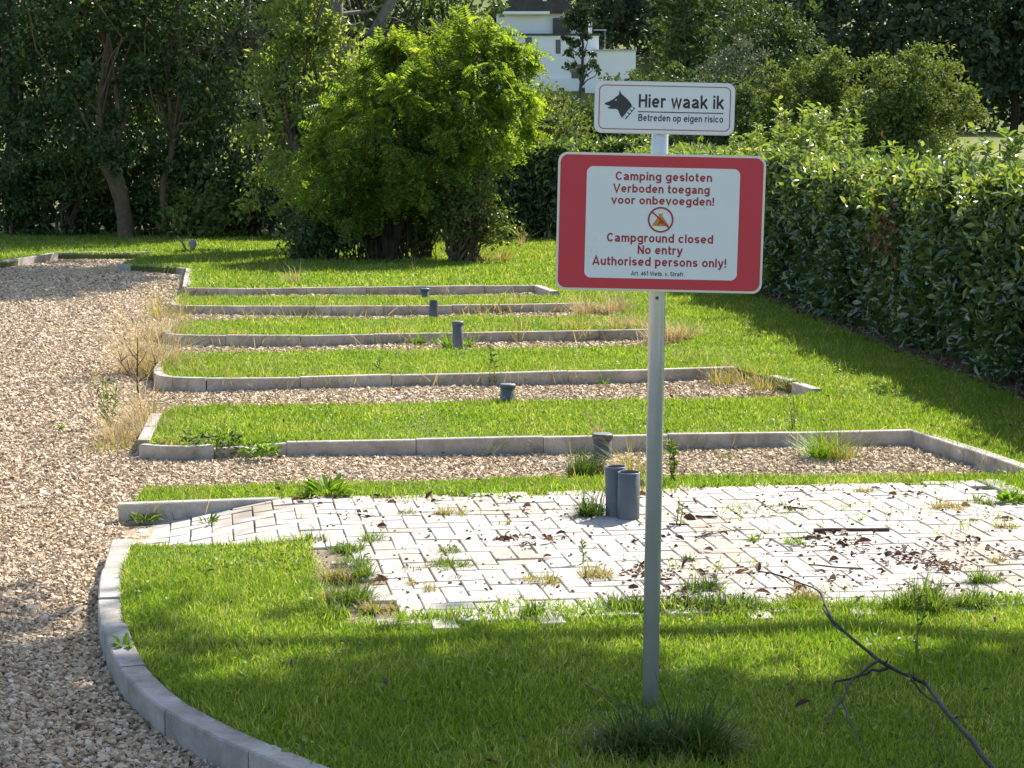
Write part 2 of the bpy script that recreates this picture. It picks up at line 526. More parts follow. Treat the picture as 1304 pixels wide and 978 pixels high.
def kerb(pts, w=.07, z1=.012, z0=-.2, stone=.75, side=0.0, seed=1, straight=False, jit=.0025):
    """edging stones along a line; side shifts the run sideways (in widths, + = left of travel)"""
    rng = np.random.default_rng(seed)
    c = np.array([p[:2] for p in pts], float) if straight else resample(pts, .05)
    if straight:
        q = [c[0]]
        for a, b in zip(c[:-1], c[1:]):
            k = max(1, int(np.linalg.norm(b - a) / .1))
            q += [a + (b - a) * (i + 1) / k for i in range(k)]
        c = np.array(q)
    s = np.concatenate([[0], np.cumsum(np.linalg.norm(np.diff(c, axis=0), axis=1))])
    L = s[-1]
    n = max(1, round(L / stone))
    parts = []
    for i in range(n):
        a, b = L * i / n + .0022, L * (i + 1) / n - .0022
        k = max(2, int((b - a) / .12) + 1)
        st = np.linspace(a, b, k)
        x = np.interp(st, s, c[:, 0]); y = np.interp(st, s, c[:, 1])
        tx = np.gradient(x); ty = np.gradient(y); tl = np.hypot(tx, ty); nxn, nyn = -ty / tl, tx / tl
        dz0, dz1, sh = rng.normal(0, jit), rng.normal(0, jit), rng.normal(0, jit * .6)
        ch = .006
        prof = [(-.5 * w, z0), (-.5 * w, z1 - ch), (-.5 * w + ch, z1), (.5 * w - ch, z1), (.5 * w, z1 - ch), (.5 * w, z0)]
        V, Fc = [], []
        for j in range(k):
            dz = dz0 + (dz1 - dz0) * j / (k - 1)
            for (o_, z_) in prof:
                oo = o_ + side * w + sh
                V.append((x[j] + nxn[j] * oo, y[j] + nyn[j] * oo, z_ + (dz if z_ > z0 else 0)))
        m = len(prof)
        for j in range(k - 1):
            for q in range(m - 1):
                Fc.append((j * m + q, (j + 1) * m + q, (j + 1) * m + q + 1, j * m + q + 1))
        for e in (0, (k - 1) * m):
            Fc.append((e, e + 1, e + 4, e + 5)); Fc.append((e + 1, e + 2, e + 3, e + 4))
        parts.append((np.array(V), np.array(Fc)))
    me = np_mesh('kerb', [merge(parts)], M['kerb'])
    o = link('kerb', me)
    tag(o, kind='structure')
    return o

kerb(CURVE, w=.095, z1=.0, stone=.62, side=.15, seed=3, jit=.006)
kerb(KERB1, w=.07, z1=.004, stone=.9, side=-.5, seed=4)
kerb(KERB2[2:], w=.07, z1=.006, stone=.75, side=-.5, seed=5, straight=True)
kerb(KERB2[:3], w=.06, z1=-.02, stone=.5, side=-.5, seed=6, jit=.015)
kerb(KERB2A, w=.08, z1=.01, stone=.6, side=-.5, seed=7)
kerb(KERB2E, w=.09, z1=.01, stone=.75, side=.45, seed=8)
kerb(KERB3, w=.08, z1=.006, stone=.75, side=-.5, seed=9)
kerb(W([(985, 479), (1010, 486)]), w=.08, z1=.012, stone=.6, seed=10)
kerb(W([(1014, 489), (1040, 498)]), w=.08, z1=.014, stone=.6, seed=11)
kerb(KERB4, w=.08, z1=.006, stone=.75, side=-.5, seed=12)
kerb(KERB5[:], w=.08, z1=.01, stone=.75, side=-.5, seed=13)
kerb(KERB6[1:4], w=.09, z1=.008, stone=.75, side=-.5, seed=14, straight=True)
kerb(KERB6[3:], w=.12, z1=.012, stone=.8, side=-.5, seed=15)
kerb(W([(241, 342), (237, 366)]), w=.10, z1=.01, stone=.8, side=0, seed=16)
kerb(W([(153, 337), (205, 338), (241, 342)]), w=.09, z1=.008, stone=.75, side=-.5, seed=17)
kerb(W([(-45, 342), (0, 334), (70, 323)]), w=.12, z1=.015, stone=.75, side=0, seed=18)
kerb(W([(72, 322.5), (195, 322.5)]), w=.12, z1=.02, stone=.9, side=0, seed=19)
kerb(W([(1240, 612), (1304, 641), (1400, 690)]), w=.12, z1=.008, stone=.35, side=.6, seed=20)

# ------------------------------------------------------------------ paving
PHI = math.radians(8.5)
cu, su = math.cos(PHI), math.sin(PHI)
def uv(x, y): return x * cu + y * su, -x * su + y * cu
U1 = uv(*P(400, 662)[:2])[0]
U0 = uv(*P(165, 680, -.1)[:2])[0]
def zpave(x, y):
    u = uv(x, y)[0]
    return .002 - .112 * smooth((U1 - u) / (U1 - U0)) + .006 * math.sin(x * 2.1 + 1) * math.sin(y * 1.7)
PAVE = (W([(156, 687)]) + W([(156, 668)], -.1) + W([(230, 652)], -.07) + W([(355, 635), (640, 628), (1000, 617), (1238, 613), (1304, 643), (1420, 702)]) + [(3.25, 8.6)] +
        W([(1304, 770), (1100, 777), (850, 783), (500, 796), (488, 768), (468, 730), (428, 702), (386, 690)]))
BED = PAVE[:-4] + W([(420, 791), (402, 740), (388, 690)])

def paver_material():
    m, nt, b = newmat('concrete_paver')
    tc = N(nt, 'ShaderNodeTexCoord'); g = N(nt, 'ShaderNodeNewGeometry')
    nz = N(nt, 'ShaderNodeTexNoise'); nz.inputs['Scale'].default_value = 7; nz.inputs['Detail'].default_value = 8; nz.inputs['Roughness'].default_value = .7
    nt.links.new(tc.outputs['Object'], nz.inputs['Vector'])
    a = ramp(nt, nz.outputs[0], [(.3, (.31, .285, .245)), (.5, (.44, .415, .37)), (.7, (.51, .485, .445))])
    t = ramp(nt, g.outputs['Random Per Island'], [(0, (.86, .84, .83)), (.5, (1, 1, 1)), (1, (1.1, 1.06, 1.03))])
    mm = N(nt, 'ShaderNodeMix', data_type='RGBA', blend_type='MULTIPLY'); mm.inputs[0].default_value = 1
    nt.links.new(a, mm.inputs[6]); nt.links.new(t, mm.inputs[7])
    st = N(nt, 'ShaderNodeTexNoise'); st.inputs['Scale'].default_value = 1.6; st.inputs['Detail'].default_value = 7
    nt.links.new(tc.outputs['Object'], st.inputs['Vector'])
    t2 = ramp(nt, st.outputs[0], [(.35, (.76, .69, .61)), (.48, (1, 1, 1))])
    m2 = N(nt, 'ShaderNodeMix', data_type='RGBA', blend_type='MULTIPLY'); m2.inputs[0].default_value = 1
    nt.links.new(mm.outputs[2], m2.inputs[6]); nt.links.new(t2, m2.inputs[7])
    nt.links.new(m2.outputs[2], b.inputs['Base Color'])
    b.inputs['Roughness'].default_value = .85
    n2 = N(nt, 'ShaderNodeTexNoise'); n2.inputs['Scale'].default_value = 160; n2.inputs['Detail'].default_value = 4
    nt.links.new(tc.outputs['Object'], n2.inputs['Vector'])
    bp = N(nt, 'ShaderNodeBump'); bp.inputs['Strength'].default_value = .4; bp.inputs['Distance'].default_value = .004
    nt.links.new(n2.outputs[0], bp.inputs['Height']); nt.links.new(bp.outputs[0], b.inputs['Normal'])
    return m

def paving():
    bw, bl, gap = .105, .21, .006
    pa = np.array(PAVE)
    uu = [uv(*p) for p in PAVE]
    u0, u1 = min(a for a, b in uu), max(a for a, b in uu)
    v0, v1 = min(b for a, b in uu), max(b for a, b in uu)
    rng = np.random.default_rng(5)
    parts = []
    ch = .0035
    h, w = bl / 2 - gap / 2, bw / 2 - gap / 2
    I0, I1 = int(u0 / bw) - 3, int(u1 / bw) + 3
    J0, J1 = int(v0 / bw) - 3, int(v1 / bw) + 3
    for i in range(I0, I1):
        for j in range(J0, J1):
            t = (i - j) % 4
            if t == 0:
                u, v, rot = (i + 1) * bw, (j + .5) * bw, math.pi / 2
            elif t == 3:
                u, v, rot = (i + .5) * bw, (j + 1) * bw, 0.0
            else:
                continue
            x, y = u * cu - v * su, u * su + v * cu
            if not in_poly(np.array([x]), np.array([y]), PAVE)[0]:
                continue
            x += rng.normal(0, .0012); y += rng.normal(0, .0012)
            a = PHI + rot + rng.normal(0, .006)
            ca, sa = math.cos(a), math.sin(a)
            dz = rng.normal(0, .0016); tx, ty = rng.normal(0, .008, 2)
            V = []
            for (q, zz) in ((0, -.06), (0, -ch), (ch, 0)):
                for (sx, sy) in ((-1, -1), (1, -1), (1, 1), (-1, 1)):
                    lx, ly = sx * (w - q), sy * (h - q)
                    X, Y = x + lx * ca - ly * sa, y + lx * sa + ly * ca
                    V.append((X, Y, zpave(X, Y) + zz + dz + tx * lx + ty * ly))
            Fc = [(8, 9, 10, 11)]
            for l in (0, 4):
                for k in range(4):
                    k2 = (k + 1) % 4
                    Fc.append((l + k, l + k2, l + 4 + k2, l + 4 + k))
            parts.append((np.array(V), np.array(Fc)))
    tag(obj('paving', [merge(parts)], paver_material()), kind='structure')
    # sand and soil bed under the bricks, open where the bricks are gone
    V = [(p[0], p[1], zpave(p[0], p[1]) - .012) for p in BED]
    # fine grid clipped to the outline
    X = np.arange(pa[:, 0].min() - .1, pa[:, 0].max() + .2, .06); Y = np.arange(pa[:, 1].min() - .2, pa[:, 1].max() + .1, .06)
    XX, YY = np.meshgrid(X, Y)
    ZZ = np.array([[zpave(x, y) for x in X] for y in Y]) - .013 + .006 * vnoise(XX.ravel(), YY.ravel(), 4, 1.5).reshape(XX.shape)
    Vg = np.stack([XX, YY, ZZ], -1).reshape(-1, 3)
    n = len(X)
    ii, jj = np.meshgrid(np.arange(n - 1), np.arange(len(Y) - 1))
    Fg = np.stack([jj * n + ii, jj * n + ii + 1, (jj + 1) * n + ii + 1, (jj + 1) * n + ii], -1).reshape(-1, 4)
    cx, cy = Vg[Fg][:, :, 0].mean(1), Vg[Fg][:, :, 1].mean(1)
    Fg = Fg[in_poly(cx, cy, BED)]
    tag(obj('soil', [(Vg, Fg)], noisy('soil', [(.3, (.13, .09, .06)), (.5, (.24, .18, .125)), (.7, (.36, .29, .21))], 18, .95, .8, 70), smoothf=True), kind='structure')
paving()

# soil strip under the right-hand hedge
HB0, HB1 = P(1304, 492)[:2], P(975, 371)[:2]
hd = np.array(HB1) - np.array(HB0); hd /= np.linalg.norm(hd)
hn = np.array([hd[1], -hd[0]])           # points to the right, into the hedge
hs = np.array(HB0) - hd * 4.6
he = np.array(HB1) + hd * 12.3
q = [hs - hn * .28, hs + hn * 1.6, he + hn * 1.6, he - hn * .1, np.array(HB1) - hn * .1, np.array(HB0) - hn * .28]
tag(obj('hedge_soil', slab([tuple(a) for a in q], -.1, -.002), noisy('mulch', [(.3, (.05, .032, .022)), (.6, (.12, .07, .045)), (.8, (.2, .13, .085))], 22, .95, .9, 50)), kind='structure')

# ------------------------------------------------------------------ grass and gravel cover
def scatter(poly, dens, bounds, rng, cap=4000000):
    x0, x1, y0, y1 = bounds
    n = int((x1 - x0) * (y1 - y0) * dens)
    x = rng.uniform(x0, x1, n); y = rng.uniform(y0, y1, n)
    k = in_poly(x, y, poly)
    x, y = x[k], y[k]
    # only what the picture could plausibly see, with a margin for a side step
    k = (np.abs(x) < .25 * y + 1.3)
    return x[k], y[k]

BLADE_V = [(-.5, 0, 0), (.5, 0, 0), (-.36, .16, .55), (.36, .16, .55), (-.06, .5, 1.0), (.06, .5, 1.0)]
BLADE_F = [(0, 1, 3, 2), (2, 3, 5, 4)]

def blades(x, y, z, rng, hgt, wid, tilt=.35):
    n = len(x)
    R = yawtilt(n, rng, tilt)
    h = hgt * np.clip(rng.lognormal(0, .32, n), .4, 2.2)
    sc = np.stack([wid * rng.uniform(.7, 1.4, n), h * rng.uniform(.3, 1.1, n), h], -1)
    return inst(BLADE_V, BLADE_F, np.stack([x, y, z], -1), R, sc)

def grass():
    rng = np.random.default_rng(11)
    parts = []
    for (y0, y1, dens, h, w) in ((4.4, 7, 22000, .027, .0038), (7, 8.9, 24000, .027, .0038), (8.9, 13, 13000, .024, .0048), (13, 18, 7500, .026, .0060), (18, 26, 3200, .030, .0080), (26, 43, 1200, .04, .015)):
        x, y = scatter(LAWN, dens, (-12, 10, y0, y1), rng)
        nz = vnoise(x, y, 3, .5)
        n2 = vnoise(x, y, 9, 1.6)
        keep = (rng.uniform(0, 1, len(x)) < np.clip(.92 + .35 * n2, .35, 1))
        # bare under the hedge
        rel = (x - hs[0]) * hn[0] + (y - hs[1]) * hn[1]
        keep &= rel < -.22 + .08 * n2
        x, y, nz = x[keep], y[keep], nz[keep]
        hh = h * (1 + .35 * nz)
        parts.append(blades(x, y, np.full(len(x), -.014), rng, hh, w, .5))
    tag(obj('grass', parts, M['grass']), kind='stuff')
grass()

STONE_V = np.array([(-1, -1, -1), (1, -1, -1), (1, 1, -1), (-1, 1, -1), (-1, -1, 1), (1, -1, 1), (1, 1, 1), (-1, 1, 1)], float) * .5
STONE_F = [(0, 3, 2, 1), (4, 5, 6, 7), (0, 1, 5, 4), (1, 2, 6, 5), (2, 3, 7, 6), (3, 0, 4, 7)]

def stone_material():
    m, nt, b = newmat('gravel_stone')
    g = N(nt, 'ShaderNodeNewGeometry')
    col = ramp(nt, g.outputs['Random Per Island'], [(0, (.15, .10, .06)), (.10, (.31, .22, .135)), (.35, (.46, .34, .21)), (.7, (.55, .425, .275)), (.92, (.61, .50, .355)), (1, (.67, .60, .50))])
    nt.links.new(col, b.inputs['Base Color'])
    b.inputs['Roughness'].default_value = .8
    return m

def gravel():
    rng = np.random.default_rng(21)
    holes = np.array(LAWN)
    parts = []
    for (y0, y1, dens, s) in ((5.6, 9.5, 8600, .0120), (9.5, 13.5, 6200, .0130), (13.5, 19, 3800, .0148), (19, 27, 1800, .018), (27, 35, 900, .022)):
        n = int(20 * (y1 - y0) * dens)
        x = rng.uniform(-14, 6, n); y = rng.uniform(y0, y1, n)
        k = (np.abs(x) < .25 * y + 1.0)
        x, y = x[k], y[k]
        k = ~in_poly(x, y, LAWN) & ~in_poly(x, y, BED)
        x, y = x[k], y[k]
        n = len(x)
        R = yawtilt(n, rng, .45)
        sc = s * np.clip(rng.lognormal(0, .33, n), .45, 2.2)[:, None] * np.stack([rng.uniform(.8, 1.5, n), rng.uniform(.7, 1.1, n), rng.uniform(.3, .62, n)], -1)
        z = ZG + .012 * np.sin(x * 1.7 + y * .6) * np.sin(y * .9) + rng.uniform(-.002, .014, n)
        V, Fc = inst(STONE_V, STONE_F, np.stack([x, y, z], -1), R, sc)
        V = V.reshape(n, 8, 3)
        V += rng.normal(0, 1, V.shape) * (s * .13)
        parts.append((V.reshape(-1, 3), Fc))
    tag(obj('gravel', parts, stone_material()), kind='stuff')
gravel()
#@@STAGE2
# ------------------------------------------------------------------ plants: builders
def canopy(blobs, n, llen, lwid, rng, shell=.55, sub=14, spread=.30, up=.35, droop=.3, leaf='leaf', zmin=None):
    """leaves gathered in sprays through the outer part of several lobes; blobs: (x, y, z, rx, ry, rz)"""
    B = np.array(blobs, float)
    wts = (B[:, 3] * B[:, 4] * B[:, 5]) ** .67
    wts /= wts.sum()
    cents, rad, cw = [], [], []
    for b, w in zip(B, wts):
        k = max(4, int(sub * len(B) * w))
        d = norm(rng.normal(0, 1, (k, 3)))
        r = shell + (1 - shell) * rng.uniform(0, 1, k) ** .6
        r *= rng.uniform(.85, 1.18, k)
        cents.append(b[:3] + d * r[:, None] * b[3:6])
        rad.append(np.full(k, (b[3] * b[4] * b[5]) ** .333 * spread) * rng.uniform(.6, 1.4, k))
        cw.append(np.full(k, w / k) * rng.uniform(.4, 1.6, k))
    cents, rad, cw = np.concatenate(cents), np.concatenate(rad), np.concatenate(cw)
    cw /= cw.sum()
    idx = rng.choice(len(cents), n, p=cw)
    off = rng.normal(0, 1, (n, 3)) * np.array([1, 1, .62])
    pos = cents[idx] + off * rad[idx][:, None] * .75
    if zmin is not None:
        k = pos[:, 2] > zmin
        pos, idx, off = pos[k], idx[k], off[k]
        n = len(pos)
    mid = np.average(B[:, :3], axis=0, weights=wts)
    out = norm(pos - mid)
    nrm = norm(out * .5 + rng.normal(0, .55, (n, 3)) + np.array([0, 0, up]))
    ydir = norm(rng.normal(0, 1, (n, 3)) + out * .5 + np.array([0, 0, -droop]))
    R = frames(ydir, nrm)
    s = rng.uniform(.6, 1.35, n)
    sc = np.stack([lwid * s, llen * s, llen * s], -1)
    if leaf == 'oval':
        return inst(OVAL_V, OVAL_F, pos, R, sc), cents
    if leaf == 'frond':
        return inst(FROND_V, FROND_F, pos, R, sc), cents
    return inst(LEAF_V, LEAF_F, pos, R, sc), cents

# a pinnate leaf: a row of leaflets each side of a drooping midrib
def frond():
    V, Fc = [], []
    k = 8
    for i in range(k):
        t = .12 + .84 * i / (k - 1)
        z = -.45 * t * t
        L = .24 * (1 - .45 * abs(t - .45) * 1.3)
        for s in (-1, 1):
            b = len(V)
            V += [(0, t, z), (s * L * .5, t - .015, z - .02 + .02), (s * L, t + .06, z - .07), (s * L * .5, t + .095, z)]
            Fc.append((b, b + 1, b + 2, b + 3))
    b = len(V)
    V += [(0, t, z), (.05, t + .06, z - .03), (0, t + .16, z - .10), (-.05, t + .06, z - .03)]
    Fc.append((b, b + 1, b + 2, b + 3))
    return np.array(V), np.array(Fc)
FROND_V, FROND_F = frond()

def limbs(base, fork, cents, r0, rng, maxn=26, sides=6, amp=.06):
    """trunk from base to fork, then limbs to the sprays"""
    parts = [tube(wobble(base, fork, 5, amp * .7, rng), np.linspace(r0, r0 * .62, 6), max(8, sides))]
    sel = rng.permutation(len(cents))[:maxn]
    for i in sel:
        t = rng.uniform(.45, 1.0)
        st = np.array(base) * (1 - t) + np.array(fork) * t
        parts.append(tube(wobble(st, cents[i], 4, amp, rng), np.linspace(r0 * .34, r0 * .05, 5), sides))
    return merge(parts)

def rand_blobs(h0, h1, rad, n, rng, flat=1.0):
    """lobes filling a crown between two heights"""
    out = []
    for i in range(n):
        t = (i + .5) / n
        z = h0 + (h1 - h0) * (t * .82 + .1)
        a = i * 2.4 + rng.uniform(-.5, .5)
        rr = rad * (1 - .55 * max(0, t - .35)) * rng.uniform(.35, .62)
        r = rad * rng.uniform(.42, .62) * (1 - .35 * max(0, t - .5))
        out.append((rr * math.cos(a), rr * math.sin(a) * flat, z, r, r * flat, min(r * .85, (h1 - h0) * .3)))
    return out

def tree(name, label, cat, x, y, h0, h1, rad, mat, bark, nleaf, llen, lwid, seed, group=None, nb=9, r0=.16, blobs=None, base_z=None, flat=1.0,
         leaf='leaf', fork=None, maxl=26, kw=None, stem='trunk'):
    rng = np.random.default_rng(seed)
    z = zt(x, y) if base_z is None else base_z
    t = thing(name, label, cat, (x, y, z), group)
    bl = blobs or rand_blobs(h0, h1, rad, nb, rng, flat)
    (V, Fc), cents = canopy(bl, nleaf, llen, lwid, rng, leaf=leaf, **(kw or {}))
    zl = min(V[:, 2].min(), 0)
    V[:, 2] = np.maximum(V[:, 2], .02)
    obj('crown' if stem == 'trunk' else 'foliage', [(V, Fc)], mat, t)
    fk = fork or (rng.normal(0, .2), rng.normal(0, .2), h0 + (h1 - h0) * .35)
    obj(stem, [limbs((0, 0, -.1), fk, cents, r0, rng, maxl)], bark, t, smoothf=True)
    return t

def frame_x(px, d):
    return PX(px, d)

# ------------------------------------------------------------------ the sign
def glyph(ch, t):
    """centre lines of plain grotesque letters; cap height 1 -> (strokes, advance)"""
    h = t / 2
    X = .735
    def arc(cx, cy, rx, ry, a0, a1, n=12):
        return [(cx + rx * math.cos(math.radians(a0 + (a1 - a0) * i / n)), cy + ry * math.sin(math.radians(a0 + (a1 - a0) * i / n))) for i in range(n + 1)]
    def bowl(w, y0=0, y1=X):
        return arc(w / 2, (y0 + y1) / 2, w / 2 - h, (y1 - y0) / 2 - h, 0, 360, 26)
    def hook(x0, x1, y=X):            # arch of n, m, h
        r = (x1 - x0) / 2
        return [(x0, y - r * 1.25 - h)] + arc(x0 + r, y - h - r * 1.05, r, r * 1.05, 168, 0, 10) + [(x1, 0)]
    w = .66
    if ch == 'o': return [bowl(w)], w
    if ch == 'c': return [arc(w / 2, X / 2, w / 2 - h, X / 2 - h, 38, 322, 22)], w * .96
    if ch == 'e': return [arc(w / 2, X / 2, w / 2 - h, X / 2 - h, 0, 318, 22), [(h * 1.2, X / 2), (w - h * .9, X / 2)]], w
    if ch == 'a':
        q = .62
        return [arc(q / 2 - .01, X - h - .17, q / 2 - h, .17, 165, 0, 10) + [(q - h, .14), (q - h + .03, 0)],
                [(q - h, X * .57), (q * .52, X * .52)] + arc(q * .46, X * .28, q * .46 - h, X * .28 - h, 95, 300, 10) + [(q - h * 1.6, .16)]], q + .03
    if ch in 'bdpq':
        st = {'b': [(h, 0), (h, 1)], 'd': [(w - h, 0), (w - h, 1)], 'p': [(h, -.28), (h, X)], 'q': [(w - h, -.28), (w - h, X)]}[ch]
        return [st, bowl(w)], w
    if ch == 'g': return [[(w - h, X), (w - h, -.06)] + arc(w / 2, -.07, w / 2 - h, .21 - h, 0, -155, 10), bowl(w)], w
    if ch == 'h': return [[(h, 0), (h, 1)], hook(h, .6 - h)], .6
    if ch == 'n': return [[(h, 0), (h, X)], hook(h, .6 - h)], .6
    if ch == 'u': return [[(.6 - h, X), (.6 - h, 0)], [(.6 - a, X - b) for a, b in hook(h, .6 - h)]], .6
    if ch == 'm': return [[(h, 0), (h, X)], hook(h, .48 - h * .2), hook(.48 - h * .2, .96 - h * 1.4)], .96 - h * .4
    if ch == 'i': return [[(h, 0), (h, X)], [(h, 1 - t * .95), (h, 1)]], t
    if ch == 'l': return [[(h, 0), (h, 1)]], t
    if ch == 'k': return [[(h, 0), (h, 1)], [(h, .25), (.56, X)], [(.24, .43), (.60, 0)]], .62
    if ch == 'r': return [[(h, 0), (h, X)], [(h, X - .30)] + arc(h + .20, X - h - .20, .20, .20, 165, 72, 7) + [(.42, X - h)]], .42
    if ch == 's': return [arc(.29, X - h - .155, .29 - h, .155, 25, 200, 10) + [(.20, X / 2 + .03), (.40, X / 2 - .03)] + arc(.29, h + .155, .29 - h, .155, 20, -160, 10)], .58
    if ch == 't': return [[(.15, .95), (.15, .2)] + arc(.30, .2, .15, .2 - h, 180, 275, 7) + [(.38, h)], [(0, X - h), (.38, X - h)]], .38
    if ch == 'f': return [[(.15, 0), (.15, .80)] + arc(.30, .80, .15, .2 - h, 180, 85, 7) + [(.40, 1 - h)], [(0, X - h), (.38, X - h)]], .38
    if ch == 'v': return [[(.05, X), (.31, h * .4), (.57, X)]], .62
    if ch == 'y': return [[(.05, X), (.32, .05)], [(.59, X), (.32, 0), (.25, -.16), (.17, -.28 + h), (.04, -.28 + h)]], .64
    if ch == 'w': return [[(.05, X), (.24, h * .4), (.45, X - h * .5), (.66, h * .4), (.85, X)]], .90
    if ch == 'H': return [[(h, 0), (h, 1)], [(.74 - h, 0), (.74 - h, 1)], [(h, .53), (.74 - h, .53)]], .74
    if ch == 'N': return [[(h, 0), (h, 1)], [(.74 - h, 0), (.74 - h, 1)], [(h, 1 - h * .6), (.74 - h, h * .6)]], .74
    if ch == 'C': return [arc(.40, .5, .40 - h, .5 - h, 38, 322, 24)], .78
    if ch == 'V': return [[(.05, 1), (.41, h * .3), (.77, 1)]], .82
    if ch == 'A': return [[(.05, 0), (.41, 1 - h * .3), (.77, 0)], [(.18, .27), (.64, .27)]], .82
    if ch == 'W': return [[(.05, 1), (.30, h * .3), (.56, 1 - h * .3), (.82, h * .3), (1.07, 1)]], 1.12
    if ch == 'B': return [[(h, 0), (h, 1)], [(h, 1 - h), (.40, 1 - h)] + arc(.40, .765 - h * .3, .24, .235 - h * .7, 90, -90, 10) + [(h, .53)], [(h, .53), (.42, .53)] + arc(.42, .265 + h * .5, .26, .265 - h * .5, 90, -90, 10) + [(h, h)]], .74
    if ch == 'S': return [arc(.36, .76 - h * .2, .36 - h, .24 - h * .8, 25, 205, 10) + [(.24, .56), (.48, .46)] + arc(.36, .26 + h * .2, .36 - h, .26 - h * .8, 20, -160, 10)], .72
    if ch == '4': return [[(.42, 0), (.42, 1 - h), (h, .30), (.60, .30)]], .62
    if ch == '6': return [arc(.31, .33, .31 - h, .33 - h, 0, 360, 22), [(h, .36)] + arc(.36, .55, .36 - h, .45 - h, 180, 60, 10)], .62
    if ch == '1': return [[(.34, 0), (.34, 1), (.10, .78)]], .50
    if ch == '.': return [[(h, 0), (h, t)]], t
    if ch == '!': return [[(h, 0), (h, t)], [(h, t * 1.75), (h, 1)]], t
    return [], .28

def text_parts(body, width, cap, cx, base, y, bold=.15):
    """a line of lettering as ribbons, fitted to a width and a cap height in the plane of the sign"""
    x, quads = 0.0, []
    for ch in body:
        st, adv = glyph(ch, bold)
        for li, s in enumerate(st):
            s = [np.array(p) for p in s]
            closed = len(s) > 20 and np.linalg.norm(s[0] - s[-1]) < 1e-6
            n = len(s)
            L, Rr = [], []
            for i in range(n):
                a = s[i] - s[i - 1] if i else (s[0] - s[-2] if closed else s[1] - s[0])
                b = s[i + 1] - s[i] if i < n - 1 else (s[1] - s[0] if closed else s[-1] - s[-2])
                a = a / max(np.linalg.norm(a), 1e-9); b = b / max(np.linalg.norm(b), 1e-9)
                m = a + b; m = m / max(np.linalg.norm(m), 1e-6)
                nr = np.array([-m[1], m[0]])
                k = 1 / max(.45, abs(np.dot(nr, np.array([-a[1], a[0]]))))
                L.append(s[i] + nr * bold / 2 * k); Rr.append(s[i] - nr * bold / 2 * k)
            for i in range(n - 1):
                quads.append((x, li, (L[i], L[i + 1], Rr[i + 1], Rr[i])))
        x += adv + (.13 if ch != ' ' else .10)
    W_ = x - .13
    V, Fc = [], []
    for gx, li, q in quads:
        b = len(V)
        for p in q:
            V.append((((p[0] + gx) / W_ - .5) * width + cx, y - .00012 * li, p[1] * cap + base))
        Fc.append((b + 3, b + 2, b + 1, b))
    return np_mesh('lettering', [(np.array(V), np.array(Fc))])

def rrect(w, h, r, k=7):
    pts = []
    for (cx, cz, a0) in ((w / 2 - r, h / 2 - r, 0), (-w / 2 + r, h / 2 - r, 90), (-w / 2 + r, -h / 2 + r, 180), (w / 2 - r, -h / 2 + r, 270)):
        for i in range(k + 1):
            a = math.radians(a0 + 90 * i / k)
            pts.append((cx + r * math.cos(a), cz + r * math.sin(a)))
    return pts

def plate(pts, y0, y1):
    """flat plate in the XZ plane between depths y0 (front) and y1"""
    n = len(pts)
    top = [Vector((p[0], p[1], 0)) for p in pts]
    tri = [t for t in geometry.tessellate_polygon([top])]
    V = np.array([(p[0], y0, p[1]) for p in pts] + [(p[0], y1, p[1]) for p in pts])
    Fq = np.array([(i, (i + 1) % n, n + (i + 1) % n, n + i) for i in range(n)])
    T = np.array(tri)
    return [(V, T), (V, T[:, ::-1] + n), (V, Fq)]

def ring(outer, inner, y0, y1):
    n = len(outer)
    V = np.array([(p[0], y0, p[1]) for p in outer] + [(p[0], y0, p[1]) for p in inner] + [(p[0], y1, p[1]) for p in outer] + [(p[0], y1, p[1]) for p in inner])
    Fq = []
    for i in range(n):
        j = (i + 1) % n
        Fq += [(i, j, n + j, n + i), (i, 2 * n + i, 2 * n + j, j), (n + i, n + j, 3 * n + j, 3 * n + i)]
    return [(V, np.array(Fq))]

def recalc(o):
    bm = bmesh.new(); bm.from_mesh(o.data)
    bmesh.ops.recalc_face_normals(bm, faces=bm.faces)
    bm.to_mesh(o.data); bm.free()
    return o

